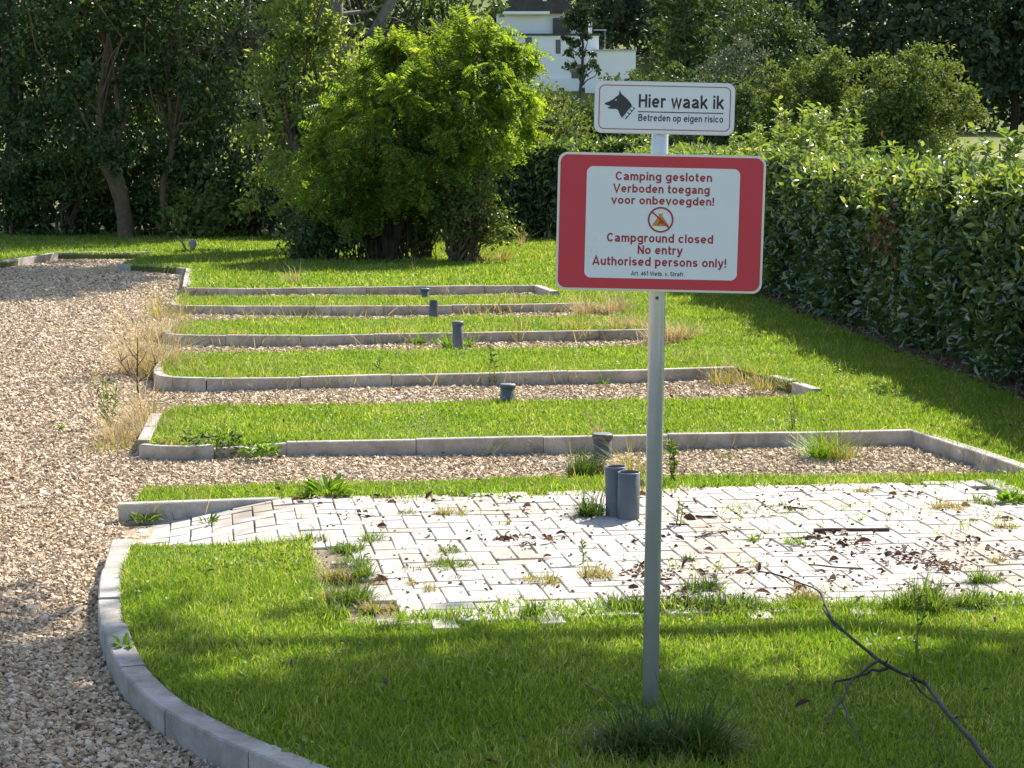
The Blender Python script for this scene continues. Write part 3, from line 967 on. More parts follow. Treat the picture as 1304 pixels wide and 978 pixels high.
def build_sign():
    bx, by, _ = P(828, 893)
    D = by                                # all sizes below are taken at this distance
    k = math.hypot(D, 0) / 2612.0         # metres per picture unit here
    t = thing('campground_sign', 'red and white campground closed sign under a guard dog plate on a metal post', 'sign', (bx, by, -.02))
    t.rotation_euler = (0, math.radians(.5), 0)
    galv = noisy('galvanised', [(.3, (.52, .53, .54)), (.7, (.64, .65, .66))], 5, .25, .04, 60, metal=.4)
    alu = plain('aluminium', (.62, .62, .62), .42, .7)
    white = noisy('sign_white', [(.3, (.72, .74, .76)), (.7, (.78, .80, .82))], 3, .35)
    red = noisy('sign_red', [(.3, (.54, .026, .050)), (.7, (.60, .032, .058))], 2, .4)
    inkr = plain('lettering_red', (.36, .02, .035), .45)
    inkb = plain('lettering_black', (.018, .018, .022), .5)
    orange = plain('tent_orange', (.62, .23, .04), .5)
    H = PZ(106, D) + .005
    prof = [(.0001, -.3), (.0275, -.3), (.0275, H - .004), (.0255, H), (.0001, H)]
    obj('post', [lathe(prof, 32)], galv, t, smoothf=False)
    for p in t.children:
        for f in p.data.polygons: f.use_smooth = abs(f.normal.z) < .5
    def lx(px): return (px - 841.0) * k
    # ---- big plate, local origin at its centre
    def panel(name, px, py, roll):
        e = bpy.data.objects.new(name, None)
        return e
    zc = PZ(283.2, D) + .02
    bw, bh = 263 * k, 174.5 * k
    ro = math.radians(.75)
    def put(name, parts, m, parent, px0, zc_):
        me = np_mesh(name, parts, m)
        o = link(name, me, parent)
        return recalc(o)
    big = put('closed_panel', plate(rrect(bw, bh, 12 * k), -.036, -.031), alu, t, 0, 0)
    big.location = (lx(842.5) , 0, zc); big.rotation_euler = (0, ro, 0)
    fr = put('red_face', plate(rrect(bw - 6 * k, bh - 6 * k, 10 * k), -.0385, -.0362), red, big, 0, 0)
    wf = put('white_panel', plate([(a + 2.0 * k, b - .5 * k) for a, b in rrect(194 * k, 141 * k, 8 * k)], -.0405, -.0387), white, big, 0, 0)
    yl = -.0412
    LINES = [('Camping gesloten', 122, 10.8, 845, 230), ('Verboden toegang', 122, 10.8, 842.5, 245.5), ('voor onbevoegden!', 130, 10.5, 844.5, 260),
             ('Campground closed', 135, 11.2, 842.5, 308), ('No entry', 57, 11.2, 843, 323), ('Authorised persons only!', 170, 11.2, 842.5, 338)]
    for body, w, cap, cx, bs in LINES:
        me = text_parts(body, w * k, cap * k, (cx - 842.5) * k, (283.2 - bs) * k, yl, bold=.185)
        me.materials.append(inkr); link('lettering', me, big)
    me = text_parts('Art. 461 Wetb. v. Strafr.', 68 * k, 5.4 * k, (841 - 842.5) * k, (283.2 - 350.3) * k, yl, bold=.17)
    me.materials.append(inkb); link('lettering', me, big)
    # pictogram: tent in a barred ring
    def circ(r, n=40, cx=0, cz=0): return [(cx + r * math.cos(2 * math.pi * i / n), cz + r * math.sin(2 * math.pi * i / n)) for i in range(n)]
    cz = (283.2 - 279) * k
    tent = [(-11, -8), (-9.5, -5.5), (-2.2, 5.2), (-3.4, 9), (-1.2, 7.0), (0, 8), (1.2, 7.0), (3.2, 9), (1.8, 5.2), (9.5, -5.5), (11, -8)]
    put('tent_symbol', plate([(a * k, b * k + cz) for a, b in tent], -.0413, -.0406), orange, big, 0, 0)
    door = [(-4, -7.6), (0, 2.2), (4, -7.6), (0, -4.5)]
    put('tent_opening', plate([(a * k, b * k + cz) for a, b in door], -.0417, -.0414), plain('tent_dark', (.30, .09, .02), .6), big, 0, 0)
    put('prohibition_ring', ring(circ(16.3 * k, 40, 0, cz), circ(14.2 * k, 40, 0, cz), -.0424, -.0406), inkr, big, 0, 0)
    a = math.radians(-42); ca, sa = math.cos(a), math.sin(a)
    bar = [(x * ca - z * sa, x * sa + z * ca + cz) for x, z in ((-14.8 * k, -.9 * k), (14.8 * k, -.9 * k), (14.8 * k, .9 * k), (-14.8 * k, .9 * k))]
    put('prohibition_bar', plate(bar, -.0422, -.0407), inkr, big, 0, 0)
    # scuffs on the white face
    rng = np.random.default_rng(3)
    sc = []
    for i in range(12):
        u, v = (rng.uniform(-92, -78), rng.uniform(-66, -20)) if i < 9 else (rng.uniform(-85, 85), rng.uniform(-60, 60))
        L, a = rng.uniform(1.5, 6), rng.uniform(.5, 2.4)
        dx, dz = math.cos(a) * L, math.sin(a) * L
        q = [(u, v), (u + .5, v), (u + dx + .4, v + dz), (u + dx, v + dz)]
        sc.append((np.array([(a_ * k, yl, b_ * k) for a_, b_ in q]), np.array([(0, 1, 2, 3)])))
    scm = plain('scuff', (.50, .53, .57), .6)
    for V_, F_ in sc:
        link('scuff_mark', np_mesh('scuff_mark', [(V_, F_)], scm), big)
    # ---- small plate
    zs = PZ(138.2, D) + .02
    sm = put('guard_dog_panel', plate(rrect(177 * k, 65.5 * k, 10 * k), -.036, -.031), alu, t, 0, 0)
    sm.location = (lx(845.3), 0, zs); sm.rotation_euler = (0, math.radians(.75), 0)
    put('white_panel', plate(rrect(174.5 * k, 63 * k, 9 * k), -.0380, -.0362), white, sm, 0, 0)
    put('red_border', ring(rrect(166 * k, 55.5 * k, 7 * k), rrect(164 * k, 53.5 * k, 6 * k), -.0390, -.0381), inkr, sm, 0, 0)
    ys = -.0388
    def su_(px): return (px - 845.3) * k
    def sz_(py): return (138.2 - py) * k
    me = text_parts('Hier waak ik', 107 * k, 16.5 * k, su_(866), sz_(138), ys, bold=.175); me.materials.append(inkb); link('lettering', me, sm)
    me = text_parts('Betreden op eigen risico', 107 * k, 8.6 * k, su_(866), sz_(155), ys, bold=.16); me.materials.append(inkb); link('lettering', me, sm)
    put('rule_line', plate([(su_(812), sz_(144)), (su_(919.5), sz_(144)), (su_(919.5), sz_(142.8)), (su_(812), sz_(142.8))], -.0388, -.0381), inkb, sm, 0, 0)
    head = [(769.5, 134.5), (775, 132.2), (780, 129.5), (784.5, 125.5), (787, 124), (788, 118), (790.2, 122.5), (791.5, 123.5), (796, 127), (800, 131), (803.5, 135.5), (804, 137.5),
            (799, 143), (795, 148.5), (791.5, 152.5), (788.5, 147), (786.5, 142.5), (783.5, 141.3), (779, 141.5), (775, 141), (773, 139.5), (777.5, 138.2), (773, 137), (770, 136)]
    put('dog_head', plate([(su_(a), sz_(b - .8)) for a, b in head], -.0390, -.0381), plain('emblem_black', (.03, .03, .035), .5), sm, 0, 0)
    for q in ([(804.5, 138), (808, 140), (797, 154), (793, 153)],):
        put('collar_outline', plate([(su_(a), sz_(b - .8)) for a, b in q], -.0390, -.0381), inkb, sm, 0, 0)
    for cx_, cz_ in ((804.2, 140.8), (801.2, 144.6), (798.2, 148.4), (795.3, 151.6)):
        q = [(cx_ - 2, cz_ - .4), (cx_ + .9, cz_ - 2.2), (cx_ + 2, cz_ + .5), (cx_ - .9, cz_ + 2.2)]
        put('collar_stud', plate([(su_(a), sz_(b - .8)) for a, b in q], -.0394, -.0391), white, sm, 0, 0)
    put('dog_eye', plate([(su_(782.2), sz_(130)), (su_(784.4), sz_(128)), (su_(784.2), sz_(130.3))], -.0394, -.0391), white, sm, 0, 0)
    # clamps behind the plates and a bolt on the post
    for par, zz in ((big, .12), (big, -.12), (sm, 0.0)):
        o = obj('clamp', [box(-.045, .045, -.031, -.0235, zz - .012, zz + .012), ], alu, par)
    o = obj('bolt', [lathe([(.0001, 0), (.006, 0), (.005, .006), (.0001, .006)], 10)], plain('dark_hole', (.05, .05, .05), .5), t)
    o.rotation_euler = (math.radians(90), 0, 0); o.location = (-.002, -.0265, PZ(379, D) + .02)
build_sign()

# ------------------------------------------------------------------ drain pipes sticking out of the ground
pvc = noisy('pvc_grey', [(.3, (.085, .095, .105)), (.7, (.115, .125, .135))], 6, .5, .1, 40)
pvcd = noisy('pvc_green_grey', [(.3, (.05, .065, .062)), (.7, (.085, .10, .095))], 6, .55, .1, 40)
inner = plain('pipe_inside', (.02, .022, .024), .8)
def pipe(px, py, ptop, r, label, cap=False, tilt=(0, 0), mat=None, z=0.0):
    x, y, _ = P(px, py, z)
    h = (py - ptop) / 2618.0 * y
    t = thing('drain_pipe', label, 'pipe', (x, y, z), 'grey drain pipes standing in the pitches')
    t.rotation_euler = (tilt[0], tilt[1], 0)
    m = mat or pvc
    obj('tube', [lathe([(r, -.1), (r, h), (r - .003, h + .001), (r - .005, h - .001), (r - .005, .0)], 36)], m, t, smoothf=False)
    for c in t.children:
        for f in c.data.polygons: f.use_smooth = abs(f.normal.z) < .3
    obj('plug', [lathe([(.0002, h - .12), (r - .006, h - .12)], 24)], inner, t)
    if cap:
        o = obj('cap', [lathe([(r + .0015, h - .022), (r + .007, h - .019), (r + .008, h - .002), (r + .002, h + .010), (.0002, h + .012)], 36)], m, t)
        for f in o.data.polygons: f.use_smooth = abs(f.normal.z) < .5
    return t
pipe(785, 655, 592, .054, 'open grey plastic pipe standing on the white paving, half hidden behind its taller lit neighbour', tilt=(0, -.02))
pipe(800, 659, 599, .056, 'open grey plastic pipe on the white paving, nearest to the sign post', tilt=(.02, .01))
pipe(767, 588, 553, .058, 'grey green pipe with a flat lid among long grass in the nearest gravel pitch', cap=True, mat=pvcd, z=-.12)
pipe(646.5, 510, 490, .052, 'short grey pipe with a pale lid at the grass edge beside a tall weed', cap=True)
pipe(583, 436, 410, .050, 'grey capped pipe standing tallest in the third gravel pitch with green weeds round its foot', cap=True)
pipe(552, 398, 382, .052, 'leaning brown grey pipe stub against the fourth kerb', tilt=(0, .08), mat=pvcd)
pipe(541, 378, 368, .05, 'small grey pipe stub with pale rim in front of the farthest kerb', cap=True)

# ------------------------------------------------------------------ hedges
def hedge_leaves(rng, n, samp, llen, lwid, oval):
    pos, nr = samp(n)
    nrm = norm(nr * .7 + rng.normal(0, .5, (len(pos), 3)) + np.array([0, 0, .25]))
    yd = norm(rng.normal(0, .7, (len(pos), 3)) + nr * .45 + np.array([0, 0, -.15]))
    s = rng.uniform(.6, 1.3, len(pos))
    sc = np.stack([lwid * s, llen * s, llen * s], -1)
    if oval:
        return inst(OVAL_V, OVAL_F, pos, frames(yd, nrm), sc)
    return inst(LEAF_V, LEAF_F, pos, frames(yd, nrm), sc)

def hedge(name, label, p0, p1, dirn, thick, h, zones, mat, seed, zb=0.0, sun_toned=None):
    """p0 -> p1 along the visible foot; dirn: unit vector from the visible face into the hedge; zones: (s0, s1, per m2, leaf length, width, oval)"""
    rng = np.random.default_rng(seed)
    p0, p1 = np.array(p0), np.array(p1)
    L = np.linalg.norm(p1 - p0); dv = (p1 - p0) / L
    t = thing(name, label, 'hedge', (p0[0], p0[1], zb))
    def bump(s, z): return .17 * vnoise(s, z * 1.3, seed, .45) + .07 * vnoise(s, z, seed + 1, 1.7)
    def topn(s, q): return (-.21 * np.clip(1 - s / 18.0, 0, 1) if seed == 31 else 0) + .08 * vnoise(s, q, seed + 2, .35) + .06 * vnoise(s, q, seed + 3, 1.5)
    parts, browns = [], []
    for (s0, s1, dens, ll, lw, ov) in zones:
        nf = int((s1 - s0) * h * dens)
        nt_ = int((s1 - s0) * thick * dens * .9)
        def samp_front(n):
            s = rng.uniform(s0, s1, n); z = h * rng.uniform(.0, 1, n) ** .92
            d = -bump(s, z) + rng.exponential(.075, n) + .10 * (z / h) ** 6 + .10 * (1 - z / h) ** 3 * rng.uniform(-1, 1, n)
            pos = np.stack([dv[0] * s + dirn[0] * d, dv[1] * s + dirn[1] * d, np.maximum(z + topn(s, d * 0) * (z / h) ** 2, .02)], -1)
            return pos, np.tile(np.array([-dirn[0], -dirn[1], .15]), (n, 1))
        def samp_top(n):
            s = rng.uniform(s0, s1, n); d = rng.uniform(0, thick, n)
            z = h + topn(s, d) - rng.exponential(.05, n) + .05 * (rng.uniform(0, 1, n) > .93) * rng.uniform(0, 2.5, n)
            return np.stack([dv[0] * s + dirn[0] * d, dv[1] * s + dirn[1] * d, z], -1), np.tile(np.array([0, 0, 1.]), (n, 1))
        def samp_back(n):
            s = rng.uniform(s0, s1, n); z = h * rng.uniform(.0, 1, n)
            d = thick - rng.exponential(.06, n) + bump(s, z)
            return np.stack([dv[0] * s + dirn[0] * d, dv[1] * s + dirn[1] * d, np.maximum(z, .02)], -1), np.tile(np.array([dirn[0], dirn[1], .15]), (n, 1))
        parts.append(hedge_leaves(rng, nf, samp_front, ll, lw, ov))
        parts.append(hedge_leaves(rng, nt_, samp_top, ll, lw, ov))
        parts.append(hedge_leaves(rng, nf // 2, samp_back, ll, lw, ov))
    obj('foliage', parts, mat, t)
    yp = []  # paler leaves that paint sunlight on the top and upper face
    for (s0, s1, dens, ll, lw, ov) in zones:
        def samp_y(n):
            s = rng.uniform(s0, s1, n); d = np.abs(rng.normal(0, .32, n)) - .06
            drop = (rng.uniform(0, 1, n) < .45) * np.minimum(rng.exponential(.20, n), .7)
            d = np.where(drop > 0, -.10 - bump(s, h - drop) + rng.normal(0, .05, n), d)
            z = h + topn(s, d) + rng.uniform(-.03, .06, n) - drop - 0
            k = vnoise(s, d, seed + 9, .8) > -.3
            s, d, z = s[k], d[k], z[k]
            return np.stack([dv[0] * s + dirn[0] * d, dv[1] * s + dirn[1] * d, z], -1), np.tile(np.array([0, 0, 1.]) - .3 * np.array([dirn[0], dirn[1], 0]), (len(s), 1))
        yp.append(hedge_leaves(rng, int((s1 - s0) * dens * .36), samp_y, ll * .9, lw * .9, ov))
    if sun_toned:  # stretch of face where paler leaf colour stands for caught sun
        s0, s1 = sun_toned
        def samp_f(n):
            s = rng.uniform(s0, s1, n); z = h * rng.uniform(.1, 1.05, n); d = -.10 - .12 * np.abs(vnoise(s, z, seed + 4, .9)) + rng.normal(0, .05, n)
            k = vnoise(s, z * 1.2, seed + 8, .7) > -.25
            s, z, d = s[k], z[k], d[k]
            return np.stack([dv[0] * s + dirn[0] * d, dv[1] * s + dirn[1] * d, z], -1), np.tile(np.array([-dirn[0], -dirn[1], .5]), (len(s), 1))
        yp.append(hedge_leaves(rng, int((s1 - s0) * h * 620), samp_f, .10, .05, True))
    obj('sun_toned_leaves', yp, M['shoot'], t)
    # dark core shell added to stop light leaking through, plus woody stems
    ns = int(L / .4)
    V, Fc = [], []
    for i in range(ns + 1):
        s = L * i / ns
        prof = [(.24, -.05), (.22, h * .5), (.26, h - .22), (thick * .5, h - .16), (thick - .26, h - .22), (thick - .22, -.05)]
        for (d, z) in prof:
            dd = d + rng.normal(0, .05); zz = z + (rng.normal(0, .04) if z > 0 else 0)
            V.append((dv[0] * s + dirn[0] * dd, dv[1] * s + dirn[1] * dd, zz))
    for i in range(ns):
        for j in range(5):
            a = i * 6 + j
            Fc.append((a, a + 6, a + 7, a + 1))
    stems = []
    for i in range(int(L * 2.2)):
        s, d = rng.uniform(0, L), rng.uniform(.02, .3)
        b = dv * s + dirn * (d + .12)
        e = dv * (s + rng.normal(0, .2)) + dirn * (d - .02)
        stems.append(tube(wobble((b[0], b[1], 0), (e[0], e[1], rng.uniform(.6, 1.5)), 4, .04, rng), np.linspace(.016, .006, 5), 4, cap=False))
    obj('dark_core_and_stems', [(np.array(V), np.array(Fc)), merge(stems)], M['core'], t)
    return t, dv, bump

M['shoot'] = leafmat('shoot', [(0, (.12, .19, .05)), (.7, (.20, .27, .08)), (1, (.34, .34, .14))], trans=.36, rough=.3, spec=.5, tcol=(1.5, 1.5, .5))  # colour of the shoots, also of the leaves painted as sunlit
hdv = (he - hs) / np.linalg.norm(he - hs)
def along(px, d):      # distance along the right hedge of the point seen at px, near distance d
    return np.dot(np.array([PX(px, d), d]) - hs, hdv)
Lh = np.linalg.norm(he - hs)
hx = np.array(hn)
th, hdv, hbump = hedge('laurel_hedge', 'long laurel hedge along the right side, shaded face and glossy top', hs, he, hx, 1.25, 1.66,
                       [(0, 6, 1500, .095, .042, True), (6, 12, 1300, .10, .045, True), (12, 18, 900, .11, .052, False), (18, Lh, 600, .13, .065, False)], M['laurel'], 31, sun_toned=(along(1050, 25), Lh))

def sprouts(parent, spots, origin, dv, dn, mat, rng, name='shoot'):
    """upright fresh shoots standing out of the clipped top"""
    for (s, d, z0, z1, n, spread, ll) in spots:
        pts = []
        for i in range(n):
            a = np.array([dv[0] * s + dn[0] * d, dv[1] * s + dn[1] * d, z0]) + rng.normal(0, spread, 3) * np.array([1, 1, .2])
            b = a + np.array([rng.normal(0, .12), rng.normal(0, .12), (z1 - z0) * rng.uniform(.6, 1.05)])
            pts.append((a, b))
        P_, D_ = [], []
        for a, b in pts:
            m = int(22 * (z1 - z0) / .5) + 6
            tt = rng.uniform(0, 1, m)
            p = a + (b - a) * tt[:, None]
            o = norm(np.stack([rng.normal(0, 1, m), rng.normal(0, 1, m), rng.uniform(.1, .9, m)], -1))
            P_.append(p); D_.append(o)
        P_, D_ = np.concatenate(P_), np.concatenate(D_)
        nrm = norm(np.array([0, 0, 1.]) + rng.normal(0, .5, P_.shape))
        s_ = rng.uniform(.6, 1.2, len(P_))
        parts = [inst(OVAL_V, OVAL_F, P_, frames(D_, nrm), np.stack([ll * .45 * s_, ll * s_, ll * s_], -1)), merge([tube([a, b], [.006, .003], 4, cap=False) for a, b in pts])]
        obj(name, parts, mat, parent)['kind'] = 'stuff'
rs = np.random.default_rng(5)
sprouts(th, [(along(1205, 17.5), .45, 1.65, 2.08, 5, .10, .10), (along(1185, 18), .5, 1.65, 1.95, 4, .10, .09), (along(1040, 26), .5, 1.5, 2.34, 34, .30, .10), (along(1068, 25.5), .5, 1.5, 2.25, 24, .24, .10), (along(1015, 28), .4, 1.5, 2.1, 22, .35, .10), (along(1100, 23), .5, 1.55, 1.95, 14, .3, .10),
            (along(1150, 20), .4, 1.68, 1.9, 4, .2, .09), (along(1010, 29), .6, 1.6, 2.0, 10, .35, .09)], None, hdv, hn, M['shoot'], rs)
# a brown, dying patch of leaves in the hedge
def brown_patch():
    rng = np.random.default_rng(8)
    n = 210
    s = along(1165, 19.6) + rng.normal(0, .22, n); z = rng.normal(1.28, .22, n); z -= .25 * (np.abs(s - s.mean()) > .2)
    d = -.10 + rng.normal(0, .05, n)
    pos = np.stack([hdv[0] * s + hn[0] * d, hdv[1] * s + hn[1] * d, z], -1)
    yd = norm(rng.normal(0, .5, (n, 3)) + np.array([0, 0, -.9])); nr = norm(rng.normal(0, .5, (n, 3)) + np.array([-hn[0], -hn[1], 0]))
    sc = rng.uniform(.05, .10, n)
    obj('dead_leaves', [inst(OVAL_V, OVAL_F, pos, frames(yd, nr), np.stack([sc * .4, sc, sc], -1))], M['laurel_brown'], th)
brown_patch()

hb0 = np.array([PX(610, 40.2), 40.2]); hb1 = np.array([PX(830, 40.8), 40.8])
bdv = (hb1 - hb0) / np.linalg.norm(hb1 - hb0)
hedge('laurel_hedge', 'clipped hedge across the far end of the lawn with a dark face and sunlit top', hb0, hb1, np.array([-bdv[1], bdv[0]]), 1.2, 1.80,
      [(0, np.linalg.norm(hb1 - hb0), 700, .14, .07, False)], M['laurel'], 41)

# ------------------------------------------------------------------ the bright locust tree and the bushes at its foot
def locust():
    rng = np.random.default_rng(77)
    x, y = PX(497, 33.3), 33.3
    t = thing('locust_tree', 'bright green feathery tree in sunlight standing on the lawn in front of the dark woods', 'tree', (x, y, -.02))
    s = 33.3 / 2618.0
    def b(px, py, dy, r, rz=None):
        return ((px - 497) * s, dy, (331 - py) * s, r, r, rz or r * .8)
    bl = [b(500, 85, .2, .50), b(550, 68, .3, .52), b(605, 55, .2, .50), b(640, 72, .4, .40), b(570, 115, -.5, .62), b(625, 120, -.2, .58), b(515, 130, -.6, .60), b(640, 165, 0, .45),
          b(605, 185, -.6, .52), b(550, 190, -.8, .6), b(485, 195, -.8, .62), b(440, 205, -.3, .55), b(428, 245, -.6, .50), b(460, 255, -.9, .50), b(530, 235, -.7, .48), b(585, 235, -.2, .42),
          b(455, 135, .2, .50), b(662, 100, .3, .34), b(668, 60, .4, .26), b(672, 135, .2, .26), b(448, 165, -.2, .42), b(530, 150, .7, .85), b(470, 240, .7, .8), b(590, 150, .8, .8)]
    (V, Fc), cents = canopy(bl, 6800, .26, .34, rng, leaf='frond', shell=.66, sub=8, spread=.21, up=.65, droop=.3, zmin=.5)
    obj('crown', [(V, Fc)], M['locust'], t)
    tr = []
    for i in range(5):
        a = rng.uniform(0, 6.28); b0 = (.14 * math.cos(a), .14 * math.sin(a), -.1)
        tr.append(tube(wobble(b0, (rng.normal(0, .35) - .1, rng.normal(0, .3), rng.uniform(1.6, 2.4)), 5, .03, rng), np.linspace(.11, .06, 6), 8))
    for i in rng.permutation(len(cents))[:46]:
        st = np.array([rng.normal(-.1, .15), rng.normal(0, .15), rng.uniform(.8, 2.2)])
        tr.append(tube(wobble(st, cents[i], 4, .05, rng), np.linspace(.045, .008, 5), 5, cap=False))
    obj('trunk', [merge(tr)], M['bark'], t, smoothf=True)
    # dead brown shoots packed round the stems
    dd = []
    for i in range(420):
        a = rng.uniform(0, 6.28); r = abs(rng.normal(0, .30))
        b0 = np.array([r * math.cos(a) - .12, r * math.sin(a) * .8, 0])
        e = b0 + np.array([rng.normal(0, .14), rng.normal(0, .14), rng.uniform(.5, 1.75)])
        dd.append(tube([b0, (b0 + e) / 2 + rng.normal(0, .04, 3), e], [.008, .006, .003], 3, cap=False))
    obj('dead_shoots', [merge(dd)], M['bark'], t)
locust()

def bush(name, label, px, d, h, rad, mat, n, ll, lw, seed, group=None, leaf='leaf', base_z=-.02, stems=14, arching=0.0, flat=.8, cat='bush', z0=.0, bark=None):
    rng = np.random.default_rng(seed)
    x = PX(px, d)
    t = thing(name, label, cat, (x, d, base_z), group)
    bl = []
    for i in range(9):
        a = i * 2.4; rr = rad * rng.uniform(.2, .65); z = z0 + (h - z0) * rng.uniform(.22, .72)
        r = rad * rng.uniform(.35, .55)
        bl.append((rr * math.cos(a), rr * math.sin(a) * flat, z, r, r * flat, min(r, (h - z0) * .32)))
    (V, Fc), cents = canopy(bl, n, ll, lw, rng, leaf=leaf, shell=.4, sub=9, spread=.42)
    V[:, 2] = np.maximum(V[:, 2], .01)
    obj('foliage', [(V, Fc)], mat, t)
    st = []
    for i in rng.permutation(len(cents))[:stems]:
        b = np.array([rng.normal(0, rad * .12), rng.normal(0, rad * .1), 0])
        st.append(tube(wobble(b, cents[i], 4, .08, rng), np.linspace(.018 * h, .004 * h, 5), 5, cap=False))
    obj('stems', [merge(st)], bark or M['bark'], t)
    return t
bush('rose_bush', 'wild rose bush with arching pale twigs growing against the right foot of the bright tree', 585, 32.6, 1.75, .85, M['rose'], 3600, .075, .045, 51, stems=40, bark=M['bark_pale'])
bush('undergrowth_bush', 'dark low bush at the left foot of the bright tree', 415, 33.1, 1.3, .85, M['wood'], 5000, .085, .05, 52)
bush('undergrowth_bush', 'small dark bush filling the gap under the bright tree between its stems and the rose', 540, 33.4, 1.35, .6, M['wood'], 2800, .085, .05, 53)

def rose_canes():
    rng = np.random.default_rng(12)
    x, y = PX(600, 32.5), 32.5
    t = thing('rose_canes', 'long arching rose canes with pale leaves reaching out to the right over the far hedge', 'bush', (x, y, -.02))
    ca, P_, D_ = [], [], []
    for i in range(16):
        e = np.array([rng.uniform(.15, .72), rng.uniform(-.5, .3), rng.uniform(.5, 1.7)])
        m = np.array([e[0] * .35, e[1] * .3, e[2] * .85])
        pts = [np.array([rng.normal(0, .1), rng.normal(0, .1), 0.]) * (1 - t_)**2 + 2 * m * t_ * (1 - t_) + e * t_**2 for t_ in np.linspace(0, 1, 9)]
        ca.append(tube(pts, np.linspace(.010, .003, 9), 4, cap=False))
        for p in pts[3:]:
            for j in range(7):
                P_.append(p + rng.normal(0, .03, 3)); D_.append(rng.normal(0, 1, 3) + np.array([.4, 0, .2]))
    P_, D_ = np.array(P_), norm(np.array(D_))
    s = rng.uniform(.05, .09, len(P_))
    obj('foliage', [inst(LEAF_V, LEAF_F, P_, frames(D_, norm(np.array([0, 0, 1.]) + rng.normal(0, .5, P_.shape))), np.stack([s * .6, s, s], -1))], M['rose'], t)
    obj('stems', [merge(ca)], M['bark_pale'], t)
rose_canes()

# ------------------------------------------------------------------ the woods at the back left
G1 = 'trees of the dark wood behind the lawn'
def wtree(px, d, h0, h1, rad, label, seed, mat='wood', bark='bark', n=13500, ll=.13, lw=.078, **kw):
    return tree('woodland_tree', label, 'tree', PX(px, d), d, h0, h1, rad, M[mat], M[bark], n, ll, lw, seed, G1, base_z=-.02, **kw)
wtree(20, 43.5, .6, 9.5, 2.6, 'dark tree at the left picture edge whose leaves reach almost to the grass', 101, nb=13)
wtree(105, 45.5, 1.6, 11, 2.7, 'dark leafy tree between the left edge and the leaning brown trunk', 102, nb=12)
wtree(330, 45.0, .8, 9.5, 2.3, 'dark tree with pale leaf tips just left of the olive green one', 104, nb=12)
wtree(268, 46.5, 1.2, 11, 2.5, 'dark tree in the middle of the wood behind the bare grey branches', 105, nb=12)
wtree(185, 48.5, .8, 12, 2.8, 'tall dark tree deep behind the leaning brown trunk', 106, nb=12)
wtree(388, 35.6, .2, 5.0, 1.25, 'olive green tree with feathery pale leaves left of the bright tree', 107, mat='wood_pale', n=15000, ll=.105, lw=.05, nb=15)
wtree(470, 46.0, 1.0, 10, 2.4, 'dark tree straight behind the bright tree', 109, nb=11)
wtree(560, 47.5, 1.0, 9.0, 2.0, 'dark tree behind the right half of the bright tree', 110, nb=10, n=7000)
wtree(30, 54, .5, 14, 3.6, 'tall dark tree in the second row at the far left', 111, nb=13, ll=.2, lw=.12, n=8000)
wtree(220, 56, .5, 14, 3.8, 'tall dark tree in the second row behind the curved thin trunk', 112, nb=13, ll=.2, lw=.12, n=8000)
wtree(390, 56, .5, 13, 3.6, 'tall dark tree in the second row behind the olive green one', 113, nb=13, ll=.2, lw=.12, n=8000)
wtree(-90, 47, .5, 12, 3.2, 'dark tree beyond the left picture edge', 115, nb=12, n=7000)

# the forked leaning trunk in front of the wood
def forked():
    rng = np.random.default_rng(15)
    d = 40.9; x = PX(158, d); s = d / 2618.0
    t = thing('forked_tree', 'tree with a leaning forked brown trunk at the edge of the dark wood', 'tree', (x, d, -.02))
    def q(px, py, dy=0): return np.array([(px - 158) * s, dy, (288 - py) * s])
    tr = [tube([q(158, 292), q(157, 262), q(152, 240), q(143, 215), q(134, 196), q(128, 160), q(130, 110), q(139, 60), q(147, 10), q(150, -80)], [.17, .16, .14, .12, .11, .10, .09, .085, .08, .06], 10),
          tube([q(157, 262), q(156, 240), q(152, 218), q(146, 200), q(150, 165), q(165, 120)], [.13, .125, .11, .10, .07, .04], 8)]
    bl = [(q(60, 60)[0], .2, q(0, 60)[2], .9, .8, .7), (q(110, 110)[0], -.3, q(0, 110)[2], .8, .8, .6), (q(130, 150)[0], -.5, q(0, 150)[2], .75, .6, .5), (q(90, 165)[0], -.2, q(0, 165)[2], .7, .6, .5),
          (q(150, 180)[0], -.4, q(0, 180)[2], .5, .5, .4), (q(180, 60)[0], .3, q(0, 60)[2], .9, .8, .7), (q(150, -60)[0], 0, q(0, -60)[2], 1.8, 1.6, 1.4), (q(80, -40)[0], 0, q(0, -40)[2], 1.5, 1.4, 1.2), (q(60, 130)[0], 0, q(0, 130)[2], .6, .5, .45)]
    (V, Fc), cents = canopy(bl, 7500, .13, .075, rng, shell=.3, sub=9)
    for i in rng.permutation(len(cents))[:22]:
        st = q(*[(134, 190), (130, 120), (140, 50), (152, 160)][rng.integers(0, 4)])
        tr.append(tube(wobble(st, cents[i], 4, .06, rng), np.linspace(.035, .008, 5), 5, cap=False))
    obj('trunk', [merge(tr)], M['bark_pale'], t, smoothf=True)
    obj('crown', [(V, Fc)], M['wood'], t)
forked()

